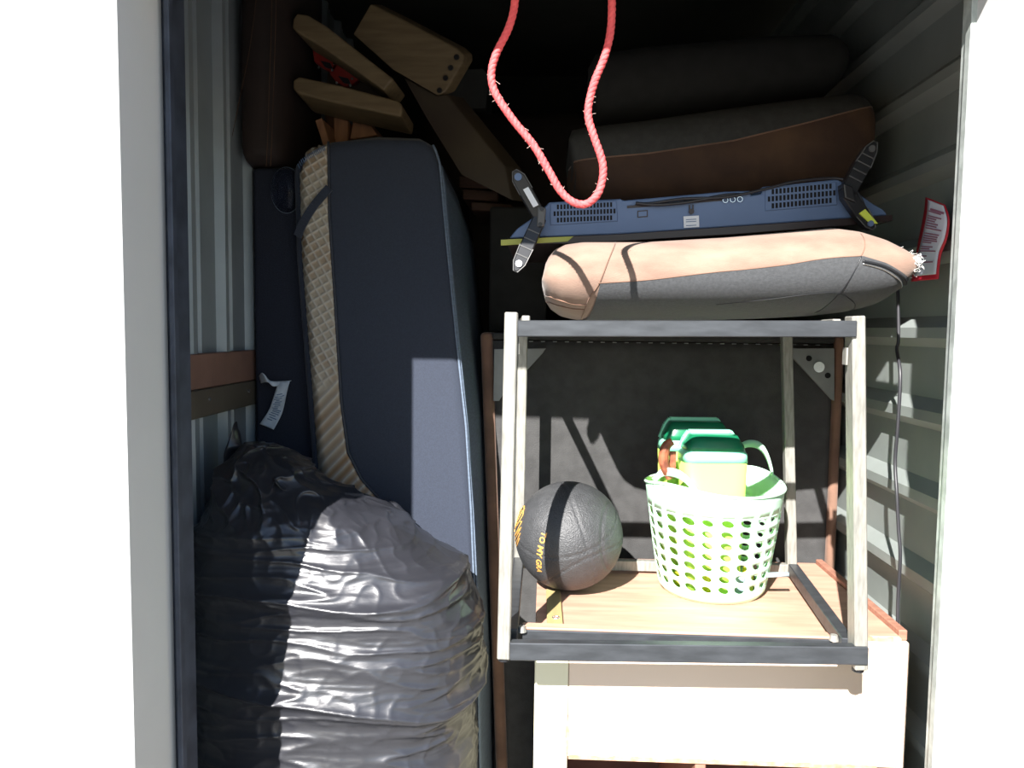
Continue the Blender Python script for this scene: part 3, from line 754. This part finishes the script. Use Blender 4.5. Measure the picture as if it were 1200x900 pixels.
# ------------------------------------------------------------------ overturned sofa (its underside faces us)
SD = 1.905
sofa = thing('upended_sofa', (.3, SD, 0), 'sofa stood on end behind the dresser, black dust cover and brown sides showing', 'sofa')
szt = P(700, 391, SD).z
sl = lambda z: -.163 + (szt - z)*.045
fw = .030
def pz(x0a, x1a, z0, z1, y0, y1, r=.004):
    # slab whose left and right edges follow the lean of the sofa
    pts = [(x0a(z0), y0, z0), (x1a(z0), y0, z0), (x1a(z1), y0, z1), (x0a(z1), y0, z1)]
    return prism(pts, (0, y1-y0, 0), r, 2)
part('side_rail', pz(lambda z: sl(z), lambda z: sl(z)+fw, .02, szt, SD, SD+.55, .010), m_brown_fab, sofa, True)
xr = lambda z: P(975,500,SD).x
part('side_rail', pz(lambda z: xr(z), lambda z: xr(z)+.022, .02, szt, SD-.004, SD+.55, .008), m_brown_fab, sofa, True)
part('top_rail', pz(lambda z: sl(z)+fw, lambda z: xr(z), szt-.018, szt, SD, SD+.55, .006), m_cushdk, sofa, True)
def dust(u, v):
    z = .03 + (szt-.02-.03)*v; x0_, x1_ = sl(z)+fw-.002, xr(z)+.002
    x = x0_ + (x1_-x0_)*u
    sag = .012*math.sin(math.pi*u)*math.sin(math.pi*v) + .004*noise.noise(Vector((u*5, v*4, 3.3))) + .010*math.exp(-((u-.93)/.05)**2)*max(0, .75-v)
    return Vector((x, SD+.012 + sag, z))
bm = grid(dust, 60, 50)
dc = part('dust_cover', bm, m_black_fab, sofa, True); md = dc.modifiers.new('solid', 'SOLIDIFY'); md.thickness = .003; md.offset = 1
part('body', box((-.125, SD+.05, .03), (.715, SD+.54, szt-.03), .02), m_black_fab, sofa)
def gusset(pts, dd, label=None):
    g_ = part('corner_plate', prism([P(a, b, SD+dd) for a, b in pts], (0,.006,0), .001, 1), m_plate, sofa, label=label)
    return g_
g1 = gusset([(579,409),(640,408),(636,414),(614,438),(590,462),(585,470),(578,470)], -.012)
g2 = gusset([(926,408),(978,408),(978,470),(974,468),(948,440),(926,416)], -.012)
bm = bmesh.new(); disc(bm, P(959,430,SD-.013), .013, (0,-1,0), .006, 18); part('leg_bolt', bm, m_chrome, g2)
for q in ((948,420),(970,440)):
    bm = bmesh.new(); disc(bm, P(q[0], q[1], SD-.0125), .007, (0,-1,0), .001, 14); part('hole', bm, m_hole, g2)
bm = bmesh.new(); disc(bm, P(597,424,SD-.013), .006, (0,-1,0), .001, 14); part('hole', bm, m_hole, g1)
bm = bmesh.new(); rnd = random.Random(4)
for k in range(26):
    x = P(606+14*k, 396, SD).x
    bx(bm, (x, SD-.002, szt-.022), (x+.010, SD+.001, szt-.020))
part('staple', bm, m_plate, sofa)['kind'] = 'stuff'

# darker furniture body behind
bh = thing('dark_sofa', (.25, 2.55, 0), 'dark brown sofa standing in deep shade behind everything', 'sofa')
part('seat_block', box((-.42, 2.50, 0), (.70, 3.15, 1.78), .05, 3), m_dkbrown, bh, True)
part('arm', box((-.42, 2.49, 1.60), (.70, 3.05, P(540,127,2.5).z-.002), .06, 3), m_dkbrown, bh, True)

# ------------------------------------------------------------------ mattress on edge
MD = 1.73
mat_o = thing('mattress', P(465, 900, MD), 'navy-sided mattress standing on edge with stained waffle-knit face', 'mattress')
mat_o.location.z = 0
def medge(tab): 
    ws = sorted([(P(x, y, MD).z, P(x, y, MD).x) for x, y in tab])
    return lambda z: interp(z, ws)
mL = medge([(352,176),(347,200),(350,300),(360,430),(370,560),(385,700),(400,900),(415,1100)])
mN = medge([(385,166),(386,250),(392,340),(400,470),(408,530),(424,562),(448,588),(470,606),(480,640),(480,1100)])
mR = medge([(505,160),(515,190),(523,280),(535,400),(546,500),(552,600),(556,700),(560,900),(565,1100)])
topz = lambda x: interp(x, [(P(350,190,MD).x, P(350,192,MD).z), (P(358,178,MD).x, P(358,178,MD).z), (P(385,165,MD).x, P(385,165,MD).z), (P(440,158,MD).x, P(440,158,MD).z), (P(490,160,MD).x, P(490,160,MD).z), (P(508,170,MD).x, P(508,170,MD).z), (P(516,192,MD).x, P(516,192,MD).z)])
ztop = P(440,158,MD).z
def front_patch(xa, xb, y0, y1, nu, nv, dy=None):
    """front sheet between two edge curves, following the crowned top, with a turned back rim"""
    def f(u, v):
        z = ztop*v if v < 1 else ztop
        x = xa(z) + (xb(z)-xa(z))*u
        z2 = min(z, topz(x) - (1-v)*.0) if v > .97 else min(z, topz(x))
        return Vector((x, y0 + (dy(u, v, x, z2) if dy else 0), z2))
    bm = grid(f, nu, nv)
    return bm
def body_dy(u, v, x, z):
    e = min(1, max(0, (topz(x)-z)/.03)); r = .018*(1-math.sqrt(max(0, 1-(1-e)**2))); s = min(1, (1-u)/.05); r2 = .006*(1-s)
    return r + r2
# solid body
def body():
    bm = bmesh.new(); outl = []
    zs = [0, .3, .6, .8, .9, 1.0, 1.1, 1.2, 1.3, 1.4, 1.5, 1.6, 1.7, 1.76]
    L = [(mL(z)+.012, z) for z in zs]; R = [(mR(z)-.004, z) for z in zs if z < topz(mR(z))-.02]
    T = [(x, topz(x)-.006) for x in [P(px, 180, MD).x for px in (360, 385, 410, 440, 470, 490, 505)]]
    poly = L + T + R[::-1]
    return prism([(x, MD+.012, z) for x, z in poly], (0, .72, 0), .004, 1)
part('core', body(), m_navyd, mat_o)
nb = part('side_panel', front_patch(mN, mR, MD, MD, 40, 140, body_dy), m_navy, mat_o, True, label='plain navy cloth panel')
md = nb.modifiers.new('solid', 'SOLIDIFY'); md.thickness = .010; md.offset = -1
def q_h(x, z):
    """1 on the raised white knit ridges, 0 in the sunken cells"""
    k = math.pi/.0185
    a = abs(math.sin((x*.86 + z*.50)*k)); b = abs(math.sin((x*.50 - z*.86)*k))
    waf = 1 - min(1, min(a, b)*1.5)
    rib = 1 - abs(math.sin((z - x*1.05)*math.pi/.030))**.8
    lowk = min(1, max(0, (CAM.z-.10 - z + .5*(x+.5))/.05))
    return waf*(1-lowk) + rib*lowk
def q_dy(u, v, x, z):
    edge = .030*max(0, 1-u/.35)**2 + .012*max(0, (u-.9)/.1)**2
    e = min(1, max(0, (topz(x)-z)/.03)); r = .018*(1-math.sqrt(max(0, 1-(1-e)**2)))
    return -.002 + edge + r - .0035*q_h(x, z)
nq = part('waffle_panel', front_patch(mL, mN, MD-.002, MD, 56, 1000, q_dy), m_quilt, mat_o, True, label='stained beige waffle-knit panel')
at = nq.data.attributes.new('knit', 'FLOAT', 'POINT')
for i, v in enumerate(nq.data.vertices): at.data[i].value = q_h(v.co.x, v.co.z)
md = nq.modifiers.new('solid', 'SOLIDIFY'); md.thickness = .006; md.offset = -1
# navy band across the waffle and piping between the panels
bm = bmesh.new()
q0, q1 = P(349,276,MD-.008), P(387,218,MD-.010)
pts = smooth_path([P(349,277,MD+.004), P(355,262,MD-.010), P(368,241,MD-.0125), P(386,220,MD-.0115)], 6)
for a, b in zip(pts, pts[1:]): beam(bm, a, b, .0185, .004, (0,1,0))
part('navy_band', bm, m_navy, mat_o)
bm = bmesh.new()
zz = [.75 + (ztop-.015-.75)*i/90 for i in range(91)]
tube(bm, [Vector((mN(z), MD-.001, min(z, topz(mN(z))))) for z in zz], .0032, 6); part('piping', bm, m_piping, mat_o, True)
bm = bmesh.new(); tube(bm, [Vector((mL(z)-.004, MD+.035, min(z, topz(mL(z))))) for z in zz], .011, 8); part('edge_roll', bm, m_navy, mat_o, True)
bm = bmesh.new(); tube(bm, [Vector((mR(z), MD+.004, min(z, topz(mR(z))))) for z in zz], .0028, 6); part('piping', bm, m_grey_edge, mat_o, True)
bm = bmesh.new()
zt_ = P(0,192,MD).z
for i in range(17):
    u = i/16; p0 = P(349+30*u, 192-21*u**.7, MD-.004)
    beam(bm, p0, p0 + Vector((.0045, -.001, -.010)), .0016, .0012, (0,1,0))
part('stitching', bm, m_inkb, mat_o)
def farS(u, v):
    z0 = .02; y = MD+.006 + .68*u
    zt2 = zt_ - .0 - .16*u
    z = z0 + (zt2-z0)*v
    return Vector((mR(z) + .002 + .012*math.sin(math.pi*u)+ .004*noise.noise(Vector((u*6, z*3, 1))), y, z))
nf = part('far_panel', grid(farS, 24, 50), m_grey_edge, mat_o, True, label='pale blue grey cloth face')
md = nf.modifiers.new('solid', 'SOLIDIFY'); md.thickness = .003

# ------------------------------------------------------------------ left furniture
NB = 1.80
bxs = thing('box_spring', (-.61, NB, 0), 'dark navy cloth-covered box spring standing against the left wall', 'box spring')
nzt = P(300, 196, NB).z
part('cover', prism([(WL+.03, NB, .01), (P(378,900,NB).x, NB, .01), (P(372,560,NB).x, NB, P(372,560,NB).z), (P(352,190,NB).x-.004, NB, nzt), (WL+.03, NB, nzt)], (0,.55,0), .012, 3), m_navyd, bxs, True)
# printed tag
tg = thing('cloth_tag', P(320,500,NB-.006), 'crumpled white printed law tag hanging on the dark navy box spring', 'tag')
def tagS(u, v):
    L_ = [(328,447),(322,468),(316,480),(304,497)]; R_ = [(342,447),(336,465),(330,485),(322,503)]
    a = smooth_path([P(x, y, NB-.006) for x, y in L_], 8); b = smooth_path([P(x, y, NB-.006) for x, y in R_], 8)
    i = min(len(a)-1, int(v*(len(a)-1))); p = a[i].lerp(b[i], u)
    return p + Vector((0, -.006 - .008*math.sin(v*5+u*1.5), 0))
bm = grid(tagS, 6, 24); o = part('sheet', bm, m_tagp, tg, True); md = o.modifiers.new('s', 'SOLIDIFY'); md.thickness = .0008
bm = bmesh.new()
rnd = random.Random(9)
for k in range(15):
    v = .25 + .65*k/15; u0 = rnd.uniform(.12,.35); u1 = rnd.uniform(.55,.9)
    a, b = tagS(u0, v) + Vector((0,-.0014,0)), tagS(u1, v) + Vector((0,-.0014,0)); beam(bm, a, b, .0022, .0006, (0,1,0))
part('print', bm, m_inkb, tg)
def curlS(u, v):
    a = smooth_path([P(304,440,NB-.006), P(308,437,NB-.03), P(316,446,NB-.018), P(328,447,NB-.012)], 5); b = smooth_path([P(306,449,NB-.006), P(314,448,NB-.03), P(322,453,NB-.018), P(342,446,NB-.014)], 5)
    i = min(len(a)-1, int(v*(len(a)-1))); return a[i].lerp(b[i], u)
o = part('curled_end', grid(curlS, 3, 15), m_tagp, tg, True); md = o.modifiers.new('s', 'SOLIDIFY'); md.thickness = .0008

# dark brown leather piece above
lt = thing('leather_cushion', P(300, 200, 1.74), 'dark brown leather sofa cushion standing on the navy box spring', 'cushion')
lt.location.z = nzt + .002
def lth(u, v):
    d = 1.76
    xl = interp(v, [(0, 268), (.15, 262), (.7, 268), (1, 280)]); xr_ = interp(v, [(0, 328), (.15, 331), (1, 333)])
    a = 2*math.pi*u; c, s = math.cos(a), math.sin(a); e = 3.0
    zb_, zt2 = nzt+.004, ZC-.12
    k = min(1, v/.06, (1-v)/.06); k = math.sqrt(max(0, 1-(1-k)**2))
    z = zb_ + (zt2-zb_)*v
    xa, xb = P(xl, 100, d).x, P(xr_, 100, d).x
    cx, hx = (xa+xb)/2, (xb-xa)/2
    return Vector((max(WL+.02, cx + hx*(.80+.20*k)*abs(c)**(2/e)*(1 if c >= 0 else -1)), 1.95 + .19*(.7+.3*k)*abs(s)**(2/e)*(1 if s >= 0 else -1), z))
bm = grid(lth, 48, 50, wrapu=True)
bot = [v for v in bm.verts if abs(v.co.z-(nzt+.004)) < 1e-5]; bmesh.ops.contextual_create(bm, geom=bot)
tp = [v for v in bm.verts if abs(v.co.z-(ZC-.12)) < 1e-5]; bmesh.ops.contextual_create(bm, geom=tp)
part('cover', bm, m_dkbrown, lt, True)
for off in (0, 5):
    bm = bmesh.new(); tube(bm, smooth_path([P(312+off,195,1.757), P(314+off,150,1.757), P(316+off,90,1.757), P(318+off,30,1.757), P(319+off,-30,1.757)], 8), .0010, 6); part('seam', bm, m_cushbr, lt, True)
bm = bmesh.new(); tube(bm, smooth_path([P(268,180,1.757), P(280,120,1.757), P(292,60,1.757), P(300,0,1.757), P(303,-40,1.757)], 8), 0.0008, 6); part('seam', bm, m_cushbr, lt, True)

# clear plastic bowl
bm = bmesh.new(); cc = P(334,222,1.785)
for i in range(2): pass
def bowl(u, v):
    a = 2*math.pi*u; r = .036*math.sin(v*math.pi/2); 
    return cc + Vector((-.050*math.cos(v*math.pi/2)*.0 + r*math.cos(a), -.022*math.cos(v*math.pi/2)+.010, 1.45*r*math.sin(a)))
bm = grid(bowl, 36, 12, wrapu=True); bmesh.ops.remove_doubles(bm, verts=bm.verts[:], dist=.0005)
bo = obj('plastic_bowl', bm, m_clear, smooth=True); tag(bo, 'clear plastic dome wedged between box spring and mattress top', 'bowl')
md = bo.modifiers.new('s', 'SOLIDIFY'); md.thickness = .0016
bm = bmesh.new(); tube(bm, [cc + Vector((.0362*math.cos(a), .010, .0525*math.sin(a))) for a in [k*math.pi/24 for k in range(49)]], .0010, 6); part('rim', bm, m_grey_edge, bo, True)  # pale ring stands in for the bright highlight along the rim

# ------------------------------------------------------------------ boards at the top left
def board(name, label, cat, pts, d, vec, m, r=.004, group=None, holes=None, hm=None):
    t = thing(name, P(pts[0][0], pts[0][1], d), label, cat, group)
    part('panel', prism([P(x, y, d if len(q) < 1 else q[0]) for x, y, *q in pts], vec, r, 2), m, t)
    if holes:
        for hx, hy in holes:
            bm = bmesh.new(); disc(bm, P(hx, hy, d-.0015), .0062, (0,-1,0), .0008, 14); part('bolt_hole', bm, m_hole, t)
            bm = bmesh.new(); tube(bm, [P(hx, hy, d-.002) + Vector((.0064*math.cos(a), 0, .0064*math.sin(a))) for a in [k*math.pi/7 for k in range(15)]], .0010, 5); part('hole_rim', bm, m_beech2, t)
    return t
board('bolt_plate_board', 'wide brown veneered board with four bolt holes at its end, highest of the boards', 'board',
      [(434,4),(470,22),(535,56),(543,64),(543,72),(522,108),(512,112),(460,82),(413,40)], 1.90, (.02,.035,.012), m_beech, .004, holes=[(535,67),(528,79.5),(522,91.5),(515,106)])
board('rounded_rail', 'beige wooden rail with rounded end slanting down to the right', 'board',
      [(343,22),(348,15),(360,17),(382,30),(461,92),(450,106),(380,57),(348,38),(342,32)], 1.82, (.012,.10,-.010), m_beech, .005, 'pair of beige rails above the mattress')
board('rounded_rail', 'lower beige wooden rail resting on the pine slats', 'board',
      [(343,94),(350,89),(400,100),(467,118),(472,124),(470,137),(400,122),(350,110),(343,104)], 1.82, (.010,.10,-.018), m_beech, .005, 'pair of beige rails above the mattress')
board('long_board', 'long dark brown board sloping down behind the television foot', 'board',
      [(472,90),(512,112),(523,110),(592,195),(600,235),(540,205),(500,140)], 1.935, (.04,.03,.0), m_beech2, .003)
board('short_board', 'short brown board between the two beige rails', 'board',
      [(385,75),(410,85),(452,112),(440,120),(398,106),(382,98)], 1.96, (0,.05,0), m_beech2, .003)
bc2 = [(526,82),(566,80),(572,88),(570,127),(524,127)]
board('grey_carton', 'small dark grey box right of the bolt-holed board', 'box', bc2, 2.5, (0,.2,0), m_grybox, .003)
# red clips
for k, (pts, lb) in enumerate((([(366,57),(374,55),(381,65),(392,69),(396,73),(392,87),(378,79),(368,72)], 'red plastic clip tucked under the slanting rail, left one'),
                               ([(392,73),(404,78),(416,86),(420,94),(404,102),(392,94),(386,86)], 'red plastic clip under the slanting rail, right one'))):
    t = thing('red_clip', P(pts[0][0], pts[0][1], 1.93), lb, 'clip', 'red clips between the beige rails')
    part('body', prism([P(x, y, 1.932) for x, y in pts], (0,.02,0), .002, 1), m_red, t)
    e = pts[3]; c = (sum(p[0] for p in pts)/len(pts)+3, sum(p[1] for p in pts)/len(pts)+7)
    part('lever', prism([P(c[0]-9, c[1]-6, 1.926), P(c[0]+3, c[1]-3, 1.926), P(c[0]+6, c[1]+4, 1.926), P(c[0]-3, c[1]+2, 1.926)], (0,.012,0), .001, 1), m_blk, t)
    for q in ((c[0]-10, c[1]+3), (c[0]+8, c[1]-2), (c[0]+6, c[1]+6)):
        bm = bmesh.new(); disc(bm, P(q[0], q[1], 1.928), .0032, (0,-1,0), .003, 10); part('rivet', bm, m_chrome, t)
# pine slats
SLT = [([(369,141),(377,138),(388,172),(380,174)], 1.86, 'thin pine slat end, leftmost of the four above the mattress'),
       ([(378,123),(388,120),(394,152),(390,163),(385,158)], 2.17, 'pine slat end, second from left above the mattress'),
       ([(391,136),(398,134),(408,142),(407,166),(391,168)], 1.935, 'broad pine slat end, third from left above the mattress'),
       ([(415,132),(423,130),(442,158),(426,161),(410,163)], 1.945, 'pine slat end, rightmost of the four above the mattress')]
for pts, d, lb in SLT:
    pl = [P(x, y, d) for x, y in pts]
    lo_ = sorted(range(len(pl)), key=lambda i: pl[i].z)[:2]
    bm = prism(pl, (.004, .30, -.004), .0015, 1)
    tag(obj('pine_slat', bm, m_pine), lb, 'slat', 'pine slats above the mattress')
# dim plank stack right of the mattress
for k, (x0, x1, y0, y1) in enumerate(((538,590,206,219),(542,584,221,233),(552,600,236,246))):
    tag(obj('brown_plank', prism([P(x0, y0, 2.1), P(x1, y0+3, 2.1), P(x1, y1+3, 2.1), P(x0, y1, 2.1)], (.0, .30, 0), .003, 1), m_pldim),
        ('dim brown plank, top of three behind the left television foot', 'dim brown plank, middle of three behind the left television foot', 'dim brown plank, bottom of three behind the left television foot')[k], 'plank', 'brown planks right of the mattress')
zk = P(560,246,2.1).z - .003
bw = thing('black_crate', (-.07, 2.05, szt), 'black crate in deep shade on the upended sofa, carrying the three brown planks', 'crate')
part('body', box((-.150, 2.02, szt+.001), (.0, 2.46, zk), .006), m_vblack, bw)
# ------------------------------------------------------------------ bin bag
bag = thing('bin_bag', (P(400,900,1.5).x, 1.5, 0), 'large stuffed black plastic bin bag in front of the mattress, half in the sun', 'bag')
sil = [(528,268,305),(535,264,318),(545,261,335),(560,256,358),(575,249,384),(588,243,418),(598,239,446),(610,235,472),(620,231,486),(635,227,504),(648,226,524),(660,226,542),(680,228,556),(700,232,565),(720,233,569),(760,232,567),(800,229,563),(850,228,557),(900,230,552),(1000,236,548),(1150,240,545),(1255,262,530)]
BDC = 1.49
def silz(y): return P(400, y, BDC).z
tabL = sorted([(silz(y), P(l, y, BDC).x) for y, l, r in sil]); tabR = sorted([(silz(y), P(r, y, BDC).x) for y, l, r in sil])
zlo, zhi = 0.004, silz(528)
def fold(x):                       # crumple crease profile
    x = x - math.floor(x); return 1 - abs(2*x-1)**.7
def bagS(u, v):
    z = zlo + (zhi-zlo)*(1-(1-v)**1.15)
    xl, xr_ = interp(z, tabL), interp(z, tabR)
    hx = (xr_-xl)/2; cx = (xl+xr_)/2
    hy = interp(z, [(0,.17),(.25,.205),(.75,.205),(.95,.17),(1.05,.13),(1.12,.09),(zhi,.035)])
    cy = interp(z, [(0,BDC),(.8,BDC),(1.0,BDC+.02),(zhi,BDC+.06)])
    if z < .05: k = math.sqrt(max(0, 1-(1-z/.05)**2)); hx *= .8+.2*k; hy *= .8+.2*k
    a = 2*math.pi*u; c, s = math.cos(a), math.sin(a); e = 2.35
    p = Vector((cx + hx*abs(c)**(2/e)*(1 if c >= 0 else -1), cy + hy*abs(s)**(2/e)*(1 if s >= 0 else -1), z))
    n = Vector((c/hx if hx > 0 else 0, s/max(hy, .02), .15)).normalized()
    wx = noise.noise(p*3.1); w2 = noise.noise(p*7.3 + Vector((3, 1, 2)))
    zz_ = p.z + .018*wx + .010*w2
    q = Vector((p.x*2.0, p.y*2.0, zz_*8.5 + .9*p.x))
    h1 = 1-abs(noise.noise(q)); h2 = 1-abs(noise.noise(Vector((p.x*4.5+4, p.y*4.5, zz_*34+7)))); h3 = 1-abs(noise.noise(Vector((p.x*9, p.y*9, zz_*75)))); h5 = 1-abs(noise.noise(p*24))
    top = max(0, min(1, (z-.98)/.12))
    qa = Vector((p.x*15 + 5*p.z, p.y*10, p.z*6)); h4 = 1-abs(noise.noise(qa)); h6 = 1-abs(noise.noise(qa*2.4))
    disp = (1-top)*(.022*(h1**5-.4) + .0060*(h2**6-.4) + .0014*(h3**4-.4)) + top*(.026*(h4**4-.4) + .012*(h6**4-.4)) + .0020*(h5**6-.3)
    fade = min(1, v/.04)
    xx = p + n*disp*fade
    xx.x = max(xx.x, WL+.032); xx.y = min(xx.y, MD-.012)
    return xx
bm = grid(bagS, 420, 480, wrapu=True)
for nm, zz_ in (('b', 0), ('t', 1)):
    vs = [v for v in bm.verts if len(v.link_edges) == 3 and ((v.co.z < .3) if nm == 'b' else (v.co.z > .8))]
    es = list({e for v in vs for e in v.link_edges if all(w_ in vs for w_ in e.verts)})
    if es: bmesh.ops.holes_fill(bm, edges=es, sides=0)
part('bag_body', bm, m_bag, bag, True)
def ribbon(A, B, name, seed, dA, dB, amp=.006, n=10, m_=10):
    a = smooth_path([P(x, y, dA) for x, y in A], n); b = smooth_path([P(x, y, dB) for x, y in B], n)
    N_ = min(len(a), len(b))
    def f(u, v):
        i = min(N_-1, int(round(u*(N_-1)))); p = a[i].lerp(b[i], v)
        k = 1-abs(noise.noise(Vector((p.x*16+seed, p.z*16, seed*1.7)))); k2 = noise.noise(Vector((p.x*45, p.z*45, seed)))
        return p + Vector((amp*.3*k2, -amp*2.2*k**3, amp*k2))
    o = part(name, grid(f, N_-1, m_), m_bag, bag, True)
    md = o.modifiers.new('s', 'SOLIDIFY'); md.thickness = .0006
ribbon([(262,545),(268,520),(274,498),(279,494)], [(300,560),(296,540),(286,520),(280,500)], 'gathered_top', 1, 1.57, 1.60)
ribbon([(318,538),(335,552),(352,562),(366,566),(380,574)], [(322,560),(338,574),(352,584),(372,590),(385,590)], 'gathered_top', 3, 1.58, 1.45, .008)
ribbon([(380,572),(398,588),(420,602),(440,612),(452,622)], [(372,590),(392,606),(414,612),(436,626),(448,632)], 'gathered_top', 4, 1.60, 1.44, .010)
ribbon([(458,584),(468,590),(478,600),(487,612)], [(441,616),(452,622),(466,616),(484,622)], 'loose_flap', 5, 1.66, 1.60, .006)
ribbon([(452,620),(480,622),(505,640),(530,652)], [(440,660),(475,660),(510,672),(535,684)], 'gathered_top', 6, 1.62, 1.44, .010)
ribbon([(520,655),(532,652),(541,656),(548,664)], [(522,672),(532,676),(544,684),(552,692)], 'loose_flap', 9, 1.60, 1.55, .006)

# ------------------------------------------------------------------ right wall: notice and cable
nz_ = thing('notice_card', (WR-.04, 1.53, P(1100,330,1.52).z), 'white printed notice on a red card curling off the right wall', 'notice')
def wallpt(px, py, off=0.0):
    """point on the right wall plane (real wall position), off metres out of it"""
    a = P(px, py, 1.0) - CAM; k = (WR - .026 - off)/a.x; return CAM + a*k
def cardS(grow, off):
    Lp = [(1085,231),(1083,250),(1078,275),(1073,300),(1068,330)]; Rp = [(1108,240),(1113,258),(1110,280),(1103,300),(1100,327)]
    def f(u, v):
        a = smooth_path([Vector((x, y, 0)) for x, y in Lp], 8); b = smooth_path([Vector((x, y, 0)) for x, y in Rp], 8)
        i = min(len(a)-1, int(round(v*(len(a)-1)))); A_, B_ = a[i], b[i]
        uu = grow + (1-2*grow)*u; p = A_.lerp(B_, uu)
        if grow > 0: p.y = p.y + (2.0 if v < .5 else -6.0)*abs(v-.5)*2
        q = wallpt(p.x, p.y, off + .010 + .012*(1-v)**2 + .006*math.sin(3*v))
        return q
    return f
o = part('red_card', grid(cardS(0, 0), 6, 32), m_redp, nz_, True, label='red backing card'); md = o.modifiers.new('s', 'SOLIDIFY'); md.thickness = .0008
fS = cardS(.10, .0025)
o = part('sheet', grid(fS, 6, 32), m_paper, nz_, True, label='white sheet with lines of small print'); md = o.modifiers.new('s', 'SOLIDIFY'); md.thickness = .0004
bm = bmesh.new(); rnd = random.Random(12)
for k in range(22):
    v = .17 + .72*k/22
    if k in (8, 14, 18, 19, 20): 
        if k != 19: continue
    u0, u1 = .10, rnd.uniform(.45, .9)
    if k == 0: u0, u1 = .2, .92
    a = fS(u0, v) + Vector((-.0016,0,0)); b = fS(u1, v) + Vector((-.0016,0,0)); beam(bm, a, b, .0005, .0022 if k else .004)
part('print', bm, m_ink, nz_)
bm = bmesh.new()
tube(bm, smooth_path([wallpt(1052,330,.02), wallpt(1053,395,.02), wallpt(1051,410,.024), wallpt(1055,440,.03), wallpt(1052,500,.034), wallpt(1049,540,.034), wallpt(1051,580,.036), wallpt(1053,620,.034), wallpt(1055,650,.032), wallpt(1053,690,.03), wallpt(1052,722,.03), wallpt(1052,800,.03), wallpt(1052,1100,.03)], 8), .0034, 8)
tag(obj('hanging_cable', bm, m_cable, smooth=True), 'black cable hanging down the right wall beside the metal frame', 'cable')
